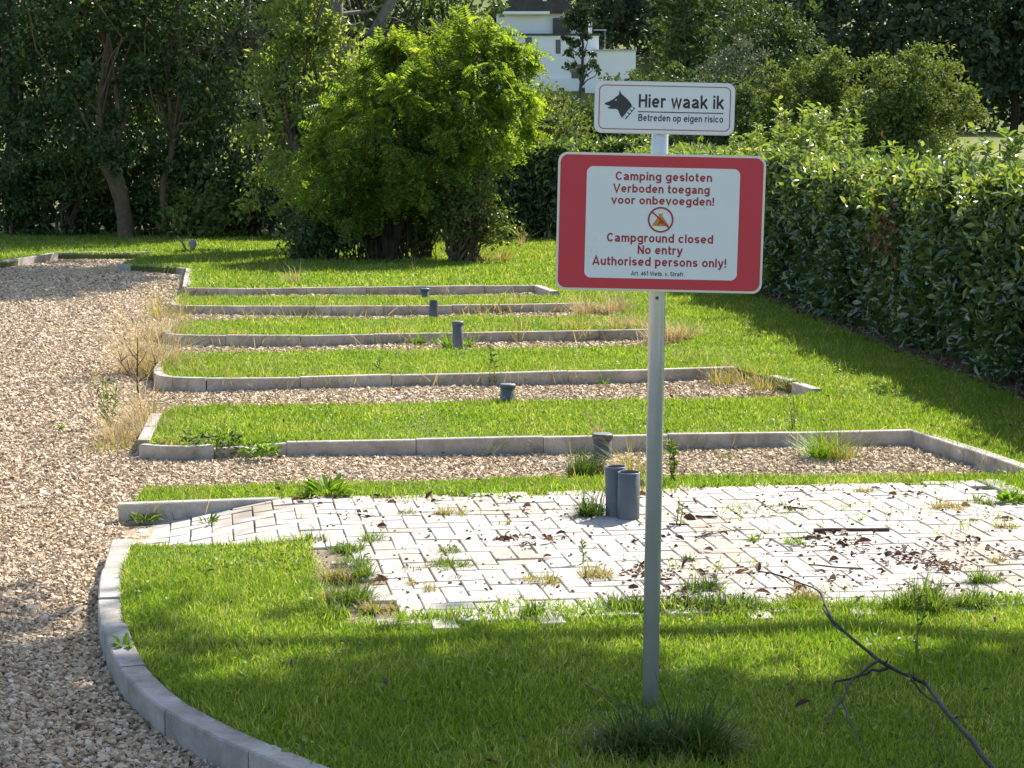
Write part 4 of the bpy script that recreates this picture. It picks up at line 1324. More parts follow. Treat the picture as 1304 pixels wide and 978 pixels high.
def slender():
    rng = np.random.default_rng(16)
    d = 41.0; x = PX(208, d); s = d / 2618.0
    t = thing('slender_tree', 'slender tree with a thin curved yellowish trunk right of the forked one', 'tree', (x, d, -.02))
    def q(px, py, dy=0): return np.array([(px - 208) * s, dy, (286 - py) * s])
    tr = [tube([q(210, 290), q(209, 260), q(206, 235), q(206, 215), q(214, 195), q(220, 165), q(228, 120), q(232, 60), q(230, -40)], [.075, .075, .07, .065, .06, .05, .045, .04, .03], 8)]
    bl = [(q(230, 130)[0], -.2, q(0, 130)[2], .9, .7, .6), (q(260, 90)[0], 0, q(0, 90)[2], .9, .8, .7), (q(210, 60)[0], 0, q(0, 60)[2], .8, .8, .7), (q(230, -40)[0], 0, q(0, -40)[2], 1.5, 1.3, 1.3), (q(250, 190)[0], -.2, q(0, 190)[2], .6, .5, .4)]
    (V, Fc), cents = canopy(bl, 5000, .12, .07, rng, shell=.3)
    for i in rng.permutation(len(cents))[:16]:
        tr.append(tube(wobble(q(220, 165), cents[i], 4, .06, rng), np.linspace(.03, .007, 5), 5, cap=False))
    obj('trunk', [merge(tr)], M['bark_pale'], t, smoothf=True)
    obj('crown', [(V, Fc)], M['wood'], t)
slender()

def bare_tree():
    """grey, half bare tree: crooked twigs with whitish leaf tips"""
    rng = np.random.default_rng(18)
    d = 41.6; s = d / 2618.0; x = PX(345, d)
    t = thing('grey_twig_tree', 'half bare tree with crooked grey twigs and pale silvery leaves above the lit lawn', 'tree', (x, d, -.02))
    def q(px, py, dy=0): return np.array([(px - 345) * s, dy, (300 - py) * s])
    tr = [tube([q(345, 302), q(342, 240), q(335, 170), q(325, 100), q(318, 40), q(322, -40)], [.07, .065, .06, .05, .04, .03], 8)]
    ends = []
    for (a, b) in (((325, 100), (240, 55)), ((322, 70), (260, 30)), ((330, 130), (280, 90)), ((325, 90), (350, 20)), ((318, 45), (290, 5)), ((335, 170), (300, 140)), ((328, 120), (255, 110)), ((320, 60), (365, 30))):
        p = wobble(q(*a), q(*b, rng.uniform(-.6, .2)), 7, .07, rng)
        tr.append(tube(p, np.linspace(.028, .010, 8), 5, cap=False))
        for k in range(9):
            st = p[rng.integers(2, 8)]
            e = st + np.array([rng.normal(-.1, .35), rng.normal(0, .25), rng.normal(-.12, .30)])
            tr.append(tube(wobble(st, e, 4, .10, rng), np.linspace(.011, .005, 5), 4, cap=False)); ends.append(e)
    obj('trunk', [merge(tr)], M['bark_grey'], t, smoothf=True)
    bl = [(e[0], e[1], e[2], .16, .16, .14) for e in ends] + [(q(325, 150)[0], -.2, q(0, 150)[2], .5, .4, .6), (q(318, 190)[0], -.2, q(0, 190)[2], .45, .4, .5), (q(320, 30)[0], 0, q(0, 30)[2], .5, .4, .5)]
    (V, Fc), _ = canopy(bl, 2600, .09, .05, rng, shell=.3, sub=4)
    obj('crown', [(V, Fc)], leafmat('silver_leaf', [(0, (.06, .085, .04)), (.6, (.10, .125, .06)), (1, (.22, .24, .16))], trans=.2, rough=.3, spec=.6, tcol=(1.3, 1.3, .7)), t)
bare_tree()

def big_trunk():
    rng = np.random.default_rng(19)
    d = 37.5; s = d / 2618.0; x = PX(430, d)
    t = thing('tall_tree', 'tall tree with a thick grey brown trunk rising behind the bright tree', 'tree', (x, d, -.02))
    def q(px, py, dy=0): return np.array([(px - 430) * s, dy, (312 - py) * s])
    tr = [tube([q(440, 316), q(436, 240), q(432, 160), q(428, 80), q(424, 20), q(420, -80), q(430, -200), q(440, -330)], [.30, .26, .24, .23, .22, .20, .15, .08], 12),
          tube([q(432, 150), q(455, 90), q(478, 40), q(500, 0), q(530, -80)], [.12, .11, .10, .09, .06], 8),
          tube([q(428, 80), q(405, 40), q(385, 20), q(350, -10)], [.10, .08, .06, .04], 8)]
    bl = [(q(440, 0)[0], .4, q(0, -290)[2], 1.8, 1.6, 1.2), (q(520, 0)[0], .4, q(0, -360)[2], 1.5, 1.5, 1.1), (q(380, 0)[0], .3, q(0, -150)[2], 1.4, 1.5, 1.0), (q(470, 0)[0], .9, q(0, -350)[2], 1.7, 1.7, 1.2),
          (q(560, 0)[0], .6, q(0, -380)[2], 1.5, 1.5, 1.2), (q(480, 0)[0], .8, q(0, 15)[2], .8, .6, .35), (q(575, 0)[0], .9, q(0, -20)[2], .7, .6, .4), (q(350, 0)[0], 1.2, q(0, -40)[2], .8, .7, .5), (q(400, 0)[0], 1.0, q(0, 60)[2], .7, .5, .5)]
    low = [*[(xs_ + .57 * z_ - x, ys_ + .9 * z_ - d, z_, r_, r_, .7) for xs_, ys_, z_, r_ in ((-6.4, 27.2, 8.6, 1.2), (-7.6, 29, 9, 1.3), (-8.2, 26.6, 9.4, 1.3), (-5.8, 29.4, 8.4, 1.0), (-7.2, 26.2, 9.2, 1.2), (-9.2, 28.4, 9.4, 1.3), (-6.8, 30.6, 8.6, 1.2))]]
    (V, Fc), cents = canopy(bl, 9000, .16, .095, rng, shell=.3, sub=9)
    (V2, F2), c2 = canopy(low, 22000, .18, .11, rng, shell=.2, sub=9, spread=.38)
    V, Fc = merge([(V, Fc), (V2, F2)]); cents = np.concatenate([cents, c2])
    for i in rng.permutation(len(cents))[:44]:
        st = q(*[(424, 20), (420, -80), (430, -200), (500, 0)][rng.integers(0, 4)])
        tr.append(tube(wobble(st, cents[i], 5, .07, rng), np.linspace(.05, .01, 6), 5, cap=False))
    for k in range(26):   # bare grey twigs near the top of the picture
        st = q(*[(428, 80), (455, 90), (478, 40), (405, 40)][rng.integers(0, 4)])
        e = st + np.array([rng.normal(0, .5), rng.uniform(-.8, -.1), rng.normal(.1, .45)])
        tr.append(tube(wobble(st, e, 5, .10, rng), np.linspace(.016, .004, 6), 4, cap=False))
    obj('trunk', [merge(tr)], M['bark_grey'], t, smoothf=True)
    obj('crown', [(V, Fc)], M['wood'], t)
big_trunk()

G2 = 'low bushes along the foot of the wood'
def ub(px, d, h, rad, label, seed, mat='wood', n=3600, ll=.11, lw=.065):
    return bush('undergrowth_bush', label, px, d, h, rad, M[mat], n, ll, lw, seed, G2)
ub(20, 41.8, 1.9, 1.0, 'low dark bush at the foot of the wood beside the left picture edge', 61)
ub(85, 41.6, 2.2, .95, 'bush with yellow green lit leaves left of the forked trunk', 62, 'wood_olive')
ub(112, 42.0, 1.2, .7, 'small dark bush just left of the forked trunk foot', 63)
ub(195, 41.6, 1.3, .8, 'small dark bush between the forked trunk and the slender one', 64)
ub(262, 41.0, 1.1, .95, 'low bush with pale glinting leaves behind the leaning grey stake', 65, 'wood_pale', 3000, .12, .075)
ub(318, 41.4, 1.9, .9, 'dark bush at the wood edge right of the pale leaved one', 66)
ub(370, 40.6, 1.6, .8, 'dark bush in the gap left of the bright tree', 67)
ub(240, 43.2, 2.6, 1.2, 'dark taller bush deep in the wood right of the slender trunk', 68)
ub(45, 43.4, 3.0, 1.3, 'tall dark bush deep in the wood at the far left', 69)
ub(300, 43.8, 3.0, 1.3, 'tall dark bush deep in the wood below the grey twigs', 70)
ub(150, 44.2, 2.6, 1.3, 'dark bush directly behind the forked trunk', 71)
ub(440, 42.0, 2.6, 1.3, 'dark bush behind the left stems of the bright tree', 72)
ub(530, 42.2, 2.4, 1.3, 'dark bush behind the right stems of the bright tree', 73)
ub(600, 42.6, 2.3, 1.0, 'dark bush at the left end of the far hedge', 74)

# ------------------------------------------------------------------ beyond the hedge: bushes, house, wooded hill
def at(px, d): return PX(px, d), d
def fbush(px, d, ptop, wpx, label, seed, mat, n=5000, ll=.22, lw=.13, name='field_bush', cat='bush', group=None, r0=.12):
    x = PX(px, d); zb = zt(x, d); h = PZ(ptop, d) - zb; rad = wpx / 2618.0 * d / 2
    return tree(name, label, cat, x, d, .15, h, rad, M[mat], M['bark'], n, ll, lw, seed, group, nb=20, r0=r0, flat=.9, kw=dict(shell=.6, sub=14, spread=.24))
fbush(1148, 72, 74, 200, 'broad rounded olive green bush beside the meadow, largest of the bushes over the hedge', 201, 'far_olive', 24000, .17, .09)
fbush(1050, 74, 68, 130, 'olive bush with a pointed top left of the broad rounded one', 202, 'far_olive', 13000, .17, .09)
fbush(985, 76, 96, 130, 'dull olive bush directly right of the small dog sign', 203, 'far_olive', 12000, .17, .09)
fbush(920, 73, 105, 120, 'green bush behind the right end of the small dog sign', 204, 'far_mid', 10000, .17, .09)
fbush(930, 92, 62, 130, 'greyish bush with thin twigs above the right end of the dog sign', 205, 'far_grey', 6000, .2, .1)
fbush(865, 80, 95, 120, 'green bush behind the middle of the dog sign', 206, 'far_mid', 6000, .18, .1)
fbush(758, 70, 122, 125, 'dark green bush left of the dog sign below the white house', 207, 'far_mid', 10000, .17, .09)
fbush(697, 66, 122, 115, 'brownish olive bush between the bright tree and the dark green one', 208, 'far_olive', 7000, .15, .085)
fbush(640, 62, 140, 70, 'olive bush half hidden behind the right edge of the bright tree', 209, 'far_mid', 4000, .15, .085)
fbush(800, 96, 90, 80, 'small green bush under the white wing of the house', 210, 'far_mid', 4000, .2, .11)

G3 = 'trees of the wooded hillside'
def ftree(px, d, ptop, wpx, label, seed, mat='far_dark', n=5200, ll=.55, lw=.36):
    x = PX(px, d); zb = zt(x, d); h = PZ(ptop, d) - zb; rad = wpx / 2618.0 * d / 2
    return tree('hillside_tree', label, 'tree', x, d, h * .03, h, rad, M[mat], M['bark'], n, ll, lw, seed, G3, nb=15, r0=.3, flat=.9, kw=dict(shell=.45, sub=16, spread=.28), maxl=14)
ftree(975, 128, 5, 170, 'mid green tree in front of the dark forest, above the greyish bush', 301, 'far_mid', 8000, .34, .2)
ftree(880, 140, -40, 130, 'green tree right of the white house wing', 302, 'far_mid', 7000, .36, .22)
ftree(825, 150, 95, 60, 'small green tree at the foot of the white house wing', 303, 'far_mid', 3500, .34, .2)
ftree(1090, 140, -90, 190, 'dark tall forest tree above the broad olive bush', 304)
ftree(1190, 135, -90, 170, 'dark tall forest tree left of the meadow gap', 305)
ftree(1290, 138, -90, 190, 'dark tall forest tree above the meadow at the right edge', 306)
ftree(1390, 136, -90, 190, 'dark tall forest tree beyond the right picture edge', 307)
ftree(1030, 150, -100, 170, 'dark forest tree behind the mid green tree', 308)
ftree(1240, 152, -110, 180, 'dark forest tree in the second row above the meadow', 309)
ftree(1140, 156, -110, 180, 'dark forest tree in the second row above the olive bushes', 310)
ftree(1340, 152, -110, 180, 'dark forest tree in the second row at the right edge', 311)
ftree(930, 170, -80, 150, 'dark forest tree high behind the greyish bush', 312)
ftree(800, 275, -60, 110, 'dark forest tree right above the flat roof of the house', 313, 'far_dark', 4500, .8, .5)
ftree(860, 268, -60, 110, 'dark forest tree behind the green tree beside the house', 314, 'far_dark', 4500, .8, .5)
ftree(755, 285, -60, 95, 'dark tree behind the gabled roof', 315, 'far_dark', 4000, .8, .5)
ftree(920, 275, -90, 120, 'dark forest tree on the hill at the middle top', 316, 'far_dark', 4500, .8, .5)
ftree(980, 270, -90, 130, 'dark forest tree high on the hill behind the others', 317, 'far_dark', 4500, .8, .5)
ftree(560, 280, 20, 110, 'hillside tree behind the top of the bright tree', 318, 'far_mid', 4000, .8, .5)
ftree(650, 290, 12, 60, 'small dark tree touching the roof on its left', 319, 'far_dark', 3000, .7, .45)

def thin_tree():
    """sparse small tree in front of the house"""
    rng = np.random.default_rng(30)
    d = 165.0; s = d / 2618.0; x = PX(738, d)
    zb = zt(x, d)
    t = thing('thin_tree', 'sparse dark tree with a thin stem standing in front of the white house', 'tree', (x, d, zb))
    z0 = PZ(0, d) - zb
    def q(px, py, dy=0): return np.array([(px - 738) * s, dy, z0 - py * s])
    tr = [tube([np.array([0, 0, -.2]), q(737, 130), q(741, 95), q(742, 60), q(738, 20)], [.16, .14, .13, .10, .05], 6)]
    bl = []
    for (px, py, r) in ((732, 18, 16), (745, 15, 12), (728, 30, 14), (742, 35, 13), (722, 52, 7), (735, 55, 9), (748, 50, 7), (726, 68, 8), (742, 65, 6), (757, 80, 6), (762, 90, 4), (724, 85, 6), (748, 85, 4), (735, 88, 9), (755, 70, 4)):
        c = q(px, py, rng.uniform(-.6, .6)); rr = r * s
        bl.append((c[0], c[1], c[2], rr, rr, rr * .8))
        tr.append(tube(wobble(q(741, min(110, py + 25)), c, 3, .06, rng), [.06, .05, .04, .03], 4, cap=False))
    (V, Fc), _ = canopy(bl, 2300, .34, .20, rng, shell=.2, sub=5)
    obj('trunk', [merge(tr)], M['bark'], t); obj('crown', [(V, Fc)], M['far_dark'], t)
thin_tree()

def house():
    d = 250.0; s = d / 2618.0; x0 = PX(700, d); zb = zt(x0, d)
    white = noisy('white_render', [(.3, (.74, .76, .78)), (.7, (.80, .82, .84))], .4, .8)
    slate = noisy('slate', [(.3, (.035, .033, .035)), (.7, (.075, .07, .07))], 1.5, .8)
    dark = noisy('dark_cladding', [(.3, (.05, .045, .043)), (.7, (.09, .08, .075))], 1.2, .8)
    glass = plain('window_glass', (.03, .04, .05), .08, 0, .6)
    frame = plain('window_frame', (.05, .05, .055), .5)
    rail = plain('balcony_rail', (.45, .5, .5), .3)
    t = thing('white_house', 'white flat roofed house with dark gabled roof on the hill', 'house', (x0, d, zb))
    def X(px): return (px - 700) * s
    def Z(py): return PZ(py, d) - zb
    def blk(name, l, r, top, bot, y0, y1, m):
        return obj(name, [box(X(l), X(r), y0, y1, Z(bot), Z(top))], m, t)
    zbot = 200
    lo = blk('wall', 628, 752, 101, zbot, 0, 9, white)
    mi = blk('wall', 622, 762, 47, 101.0, .35, 9, white)
    wg = blk('wall', 744.5, 808, 67, zbot, -1.2, 8, white)
    blk('flat_roof', 618, 764, 44.5, 46.9, .1, 9.3, slate)
    blk('flat_roof', 752.5, 809, 65.2, 66.9, -1.4, 8.2, plain('roof_edge', (.4, .42, .44), .6))
    blk('wall', 632, 742, 16, 44.4, 2.5, 10, white)
    blk('wall', 704, 726, 24, 44.3, 1.8, 2.45, dark)
    # gabled roof: ridge along the depth
    ap = -34
    V = np.array([(X(628), 1.6, Z(18)), (X(735), 1.6, Z(18)), (X(690), 1.6, Z(ap)), (X(628), 11, Z(18)), (X(735), 11, Z(18)), (X(690), 11, Z(ap))])
    rf = obj('roof', [(V, np.array([(0, 1, 2), (3, 5, 4)])), (V, np.array([(0, 2, 5, 3), (1, 4, 5, 2), (0, 3, 4, 1)]))], slate, t)
    obj('eaves_board', [box(X(640), X(700), 1.35, 1.58, Z(19.5), Z(15.8))], white, t)
    obj('chimney', [box(X(750.5), X(755), 4, 5, Z(47), Z(22))], white, t)
    def win(l, r, top, bot, y, m=glass):
        f = obj('window', [box(X(l), X(r), y - .06, y + .02, Z(bot), Z(top))], frame, t)
        obj('pane', [box(X(l + .9), X(r - .9), y - .09, y - .062, Z(bot - .9), Z(top + .9))], m, f)
        return f
    win(707.5, 713.5, 52, 69.5, .35)
    win(709.5, 718.2, 112.5, 122, 0); win(693.5, 702, 112.5, 121.5, 0); win(669, 677, 49, 66, .35); win(640, 656, 51, 62, .35); win(650, 664, 112, 122, 0)
    win(690, 697, -2, 4, 1.55, plain('skylight', (.6, .65, .7), .2))
    win(727.5, 744, 83, 100.5, .35)
    win(738, 744.3, 112.5, 118, 0)
    obj('balcony_rail', [box(X(755), X(771), -.5, -.46, Z(66), Z(64.8)), box(X(769.2), X(769.8), -.5, -.45, Z(65.2), Z(40)), box(X(755), X(771.5), -.52, -.44, Z(41), Z(39.8))], rail, t)
house()

def field_post():
    d = 62.0; x = PX(1274, d); zb = zt(x, d)
    t = thing('fence_post', 'crooked dark post with a bent arm in the meadow behind the hedge', 'post', (x, d, zb))
    h = PZ(183, d) - zb; s = d / 2618
    obj('post', [tube([(0, 0, -.2), (.01, 0, h * .6), (-.02, 0, h)], [.035, .03, .022], 6)], M['bark'], t)
    obj('arm', [tube([(0, 0, h - .2), (-.25, 0, h - .32), (-.75, 0, h - .34)], [.018, .014, .01], 5), tube([(0, 0, h - .1), (.06, 0, h + .03)], [.014, .01], 4)], M['bark'], t)
field_post()

# ------------------------------------------------------------------ the trees just outside the picture that shade the foreground
def shade_tree(name, label, base, targets, seed, n, r0):
    """crown lobes stand where the sun carries their shade on to the ground seen at the bottom of the picture"""
    rng = np.random.default_rng(seed)
    t = thing(name, label, 'tree', (base[0], base[1], 0))
    bl = []
    for (xs_, ys_, z, r, rz) in targets:
        bl.append((xs_ + .57 * z - base[0], ys_ + .90 * z - base[1], z, r, r, rz))
    (V, Fc), cents = canopy(bl, n, .19, .115, rng, shell=.15, sub=12, spread=.42)
    obj('crown', [(V, Fc)], M['wood'], t)
    fk = np.array([-.4, .0, 4.8])
    tr = [tube(wobble((0, 0, -.1), fk, 5, .02, rng), np.linspace(r0, r0 * .7, 6), 12)]
    for b in bl:
        tr.append(tube(wobble(fk, b[:3], 5, .05, rng), np.linspace(r0 * .45, .03, 6), 7))
    for i in rng.permutation(len(cents))[:40]:
        k = int(np.argmin([np.linalg.norm(cents[i] - np.array(b[:3])) for b in bl]))
        tr.append(tube(wobble(bl[k][:3], cents[i], 3, .05, rng), np.linspace(.03, .008, 4), 4, cap=False))
    obj('trunk', [merge(tr)], M['bark'], t, smoothf=True)
shade_tree('shade_tree', 'large tree just right of the view whose crown shades the foreground grass', (6.9, 11.4),
           [(1.7, 6.0, 6.6, 1.0, .5), (.5, 6.1, 7.2, 1.1, .5), (-.6, 6.2, 7.0, 1.05, .5), (-1.5, 6.0, 7.6, 1.1, .6), (.2, 4.8, 7.4, 1.3, .6), (-1.4, 4.9, 8.2, 1.3, .6), (2.0, 4.6, 7.0, 1.3, .6),
            (3.6, 5.2, 7.6, 1.2, .6), (-2.6, 6.9, 8.0, 1.0, .6), (-3.4, 6.7, 8.2, 1.1, .6), (-3.0, 5.2, 8.4, 1.3, .6), (-2.2, 5.6, 8.0, 1.2, .6), (-3.4, 5.8, 8.6, 1.2, .6), (-1.6, 5.2, 7.8, 1.1, .6), (-2.6, 6.3, 8.2, 1.1, .6), (1.0, 3.4, 7.8, 1.2, .6), (-.8, 3.4, 8.4, 1.2, .6)], 401, 44000, .24)


# ------------------------------------------------------------------ weeds, dry grass, litter, fallen wood
def tuft_mesh(rng, n, r, h, w, lean=.5):
    # several crowns of blades, each leaning its own way
    m = max(3, int(n / 45))
    ca = rng.uniform(0, 2 * np.pi, m); cr = r * .62 * np.sqrt(rng.uniform(0, 1, m))
    cx, cy, ch = cr * np.cos(ca), cr * np.sin(ca) * .8, rng.uniform(.45, 1.1, m)
    i = rng.integers(0, m, n)
    a = rng.uniform(0, 2 * np.pi, n); rr = np.abs(rng.normal(0, r * .13, n))
    pos = np.stack([cx[i] + rr * np.cos(a), cy[i] + rr * np.sin(a), np.full(n, -.01)], -1)
    out = np.stack([np.cos(a), np.sin(a), np.zeros(n)], -1) + rng.normal(0, .6, (n, 3)) + np.stack([cx[i], cy[i], 0 * a], -1) / max(r, 1e-6) * .6
    out[:, 2] = 0
    out = norm(out)
    up = norm(np.array([0, 0, 1.]) + out * (lean * rng.uniform(0, 1.7, n) ** 1.2)[:, None])
    x = norm(np.cross(out, up)); y = np.cross(up, x)
    R = np.stack([x, y, up], -1)
    hh = h * ch[i] * np.clip(rng.lognormal(-.15, .35, n), .3, 1.5)
    return inst(BLADE_V, BLADE_F, pos, R, np.stack([w * rng.uniform(.7, 1.3, n), hh * rng.uniform(.4, 1.5, n), hh], -1))

_seed = [900]
def tuft(px, py, rpx, hpx, label, mat='weed', dens=1.0, w=.005, z=0.0, name='grass_tuft', group=None, lean=.7, cat='weed', fl=1.0):
    _seed[0] += 1
    rng = np.random.default_rng(_seed[0])
    x, y, _ = P(px, py, z)
    s = y / 2618.0
    n = int(np.clip(270 * dens * (rpx / 20.0) ** 1.6, 40, 2400))
    V, Fc = tuft_mesh(rng, n, rpx * s * 1.4, hpx * s * 1.35, w, lean)
    V[:, 1] *= fl
    o = obj(name, [(V, Fc)], M[mat], None, (x, y, z))
    tag(o, label, cat, group)
    return o

GT = 'grass tufts growing in the joints of the paving'
for a in (
    (440, 700, 22, 14, 'green grass tuft at the left end of the paving beside the bare soil', 'weed'),
    (472, 688, 17, 13, 'small green tuft up and right of the one beside the bare soil', 'weed'),
    (515, 655, 13, 10, 'little tuft on the paving below the back grass strip, left of the pale one', 'weed'),
    (571, 654, 17, 11, 'pale tuft on the paving near the back grass strip', 'dry_mix'),
    (563, 704, 19, 11, 'low wide tuft in the middle of the left paving, farther of a pair', 'weed'),
    (570, 722, 26, 14, 'wide green tuft in the left paving, nearer and larger of a pair', 'weed'),
    (524, 726, 16, 9, 'low dark tuft just left of the wide green pair', 'weed_dark'),
    (585, 738, 8, 9, 'tiny dark sprig on the paving below the wide green tuft', 'weed_dark'),
    (530, 744, 10, 11, 'tiny dry sprig on the paving left of the dark sprig', 'dry_mix'),
    (545, 752, 9, 12, 'small withered sprig near the front edge of the left paving', 'dry_mix'),
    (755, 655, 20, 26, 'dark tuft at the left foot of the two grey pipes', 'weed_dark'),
    (690, 742, 24, 14, 'straw coloured tuft on the paving left of the brown leaves', 'dry_mix'),
    (757, 736, 22, 18, 'dry thin tuft on the paving just left of the sign post', 'dry_mix'),
    (640, 668, 8, 7, 'tiny pale tuft in the middle of the paving', 'dry_mix'),
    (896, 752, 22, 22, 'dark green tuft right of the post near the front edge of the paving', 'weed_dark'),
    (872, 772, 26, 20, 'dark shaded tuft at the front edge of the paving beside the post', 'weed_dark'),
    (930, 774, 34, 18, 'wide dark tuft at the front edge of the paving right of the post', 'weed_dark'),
    (1024, 765, 24, 18, 'dry mixed tuft at the front edge of the paving behind the fallen branch', 'dry_mix'),
    (962, 772, 18, 15, 'smaller dark tuft between the wide one and the fallen branch tip', 'weed'),
    (885, 715, 12, 10, 'small grey green tuft right of the post beside brown leaves', 'weed_dark'),
    (1098, 628, 14, 9, 'pale tuft at the back edge of the right paving', 'dry_mix'),
    (1205, 648, 20, 13, 'brownish tuft near the right back corner of the paving', 'dry_mix'),
    (1245, 641, 18, 13, 'green tuft at the right back corner of the paving', 'weed'),
    (1278, 672, 12, 12, 'dry tuft on the paving near the right picture edge', 'dry_mix'),
    (1252, 740, 19, 17, 'green tuft on the right paving below the dark leaf heap', 'weed'),
    (1270, 715, 13, 9, 'low pale tuft on the right paving beside scattered leaves', 'dry_mix'),
    (1172, 772, 34, 30, 'tall wide tuft at the front edge of the right paving', 'weed'),
    (1235, 770, 26, 20, 'grass tuft at the front edge of the paving near the right picture edge', 'weed'),
    (680, 784, 16, 16, 'dark tuft on the front paving edge left of the post', 'weed_dark'),
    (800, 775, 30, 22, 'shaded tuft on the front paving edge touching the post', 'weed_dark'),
    (965, 688, 9, 12, 'tiny bright weed on the right paving above the fallen branch tip', 'weed_bright'),
    (1010, 693, 10, 13, 'tiny bright weed beside the crumpled leaf heap', 'weed_bright'),
):
    tuft(a[0], a[1], a[2] * 1.2, a[3] * .95, a[4], a[5], group=GT, w=.0045)

GS = 'weeds growing in the bare soil beside the paving'
for a in (
    (400, 690, 11, 12, 'small tuft at the top of the bare soil patch', 'weed'),
    (432, 738, 17, 18, 'tuft in the left half of the bare soil patch', 'dry_mix'),
    (466, 736, 17, 18, 'green tuft in the right half of the bare soil patch', 'weed'),
    (448, 764, 22, 22, 'yellow green tuft low in the bare soil patch', 'weed'),
    (480, 775, 19, 14, 'dry low tuft at the bottom corner of the bare soil patch', 'dry_mix'),
    (415, 765, 13, 16, 'thin dry tuft at the lawn edge of the bare soil patch', 'dry_mix'),
    (455, 718, 16, 15, 'green tuft in the middle of the bare soil patch', 'weed'),
    (428, 782, 16, 16, 'green tuft where the bare soil meets the front lawn', 'weed'),
):
    tuft(a[0], a[1], a[2] * 1.25, a[3] * 1.2, a[4], a[5], group=GS, w=.0045)

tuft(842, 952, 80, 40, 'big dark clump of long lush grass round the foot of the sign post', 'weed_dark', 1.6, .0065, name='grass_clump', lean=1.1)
tuft(742, 607, 24, 27, 'dense dark rush clump at the left of the lidded pipe', 'weed_dark', 2.2, .005, -.06, name='rush_clump', lean=.45)
tuft(803, 602, 20, 34, 'thin pale grass clump right of the lidded pipe behind the two open pipes', 'dry_mix', .7, .004, -.06, name='grass_clump', lean=.6)
tuft(1052, 590, 22, 40, 'bright green clump in the gravel of the nearest pitch', 'weed_bright', 1.6, .006, -.12, name='grass_clump', lean=.5)
tuft(1076, 592, 20, 42, 'yellowish seeding clump beside the bright green one in the gravel', 'dry_mix', .8, .004, -.12, name='grass_clump', lean=.5)
tuft(920, 590, 14, 18, 'small green tuft in the gravel of the nearest pitch', 'weed', .8, .005, -.12)
tuft(766, 552, 14, 26, 'few tall dry stalks behind the lidded pipe', 'dry', .3, .004, 0, name='grass_clump', lean=.4)
tuft(583, 440, 22, 12, 'green weeds round the foot of the tall capped pipe', 'weed_bright', 1.0, .008, -.06)
tuft(540, 436, 22, 9, 'low green weeds left of the tall capped pipe', 'weed', .8, .008, -.06)
tuft(646, 513, 22, 10, 'dark low weeds round the short pipe', 'weed_dark', .8, .006, -.06)
tuft(768, 492, 8, 24, 'bright green upright tuft at the second kerb near the post', 'weed_bright', .8, .006, -.12)
tuft(690, 488, 16, 26, 'thin upright tuft in front of the long middle kerb', 'dry_mix', .6, .005, -.12)
tuft(668, 312, 10, 20, 'few tall pale grasses on the far lawn right of the bright tree', 'dry', .4, .008, 0, name='grass_clump', lean=.25)
tuft(625, 332, 30, 14, 'yellowish tall grass at the right foot of the bright tree', 'dry_mix', .8, .010, 0, name='grass_clump')
tuft(375, 360, 16, 18, 'two pale stalks on the lawn edge behind the farthest kerb', 'dry', .3, .008, 0, name='grass_clump', lean=.2)

GD = 'dry grass clumps along the gravel'
for a in (
    (216, 408, 22, 30, 'dry grass clump at the left end of the fourth kerb', -.12, 1.2),
    (203, 436, 26, 36, 'dry grass clump at the left end of the third kerb', -.12, 1.4),
    (188, 478, 30, 64, 'tallest dry grass clump beside the dark thistle', -.12, 1.8),
    (205, 486, 16, 34, 'dry clump against the rounded kerb corner', -.12, 1.2),
    (160, 566, 34, 34, 'wide low dry clump left of the nearest strip corner', -.12, 1.6),
    (180, 545, 22, 40, 'upright dry clump against the white kerb end', -.12, 1.4),
    (135, 578, 26, 18, 'flat dry clump on the gravel at the lower left', -.12, 1.2),
    (190, 582, 22, 20, 'dry stalks in front of the nearest strip corner', -.12, 1.0),
    (262, 492, 22, 26, 'dry stalks at the left part of the middle kerb', -.12, .9),
    (298, 494, 20, 30, 'brownish dry stalks in front of the middle kerb', -.12, .9),
    (345, 494, 24, 22, 'dry stalks third along the middle kerb', -.12, .7),
    (410, 494, 20, 22, 'thin dry stalks in the middle of the middle kerb', -.12, .5),
    (520, 494, 20, 22, 'thin dry stalks in front of the right half of the middle kerb', -.12, .5),
    (880, 474, 32, 20, 'wide dry clump at the right end of the middle pitch', -.10, 1.2),
    (940, 486, 36, 18, 'low dry grass before the loose white kerb stones', -.08, 1.3),
    (985, 494, 26, 16, 'straw coloured grass between the loose white kerb stones', -.04, 1.0),
    (860, 432, 34, 20, 'dry grass filling the right end of the third pitch', -.06, 1.5),
    (800, 424, 34, 20, 'dry grass along the right part of the third kerb', -.06, 1.4),
    (740, 426, 30, 18, 'dry grass in front of the third kerb left of the post', -.08, 1.1),
    (680, 428, 26, 18, 'thin dry grass in front of the third kerb above the tall weed', -.08, .9),
    (480, 434, 26, 14, 'thin dry grass in front of the third kerb left of the tall pipe', -.08, .7),
    (770, 398, 34, 18, 'dry grass at the right end of the fourth kerb', -.04, 1.4),
    (720, 394, 24, 14, 'dry grass in front of the right part of the fourth kerb', -.08, 1.0),
    (670, 394, 18, 16, 'dry stalks below the far kerb corner', -.08, .8),
    (620, 398, 20, 12, 'dry stalks in front of the fourth kerb right of the pipe stub', -.08, .6),
):
    tuft(a[0], a[1], a[2] * 1.25, a[3] * 1.3, a[4], 'dry' if a[6] > 1.3 else 'dry_mix', a[6] * .45, .005 if a[1] > 470 else .007, a[5], name='dry_grass_clump', group=GD, cat='dry grass', lean=.6)

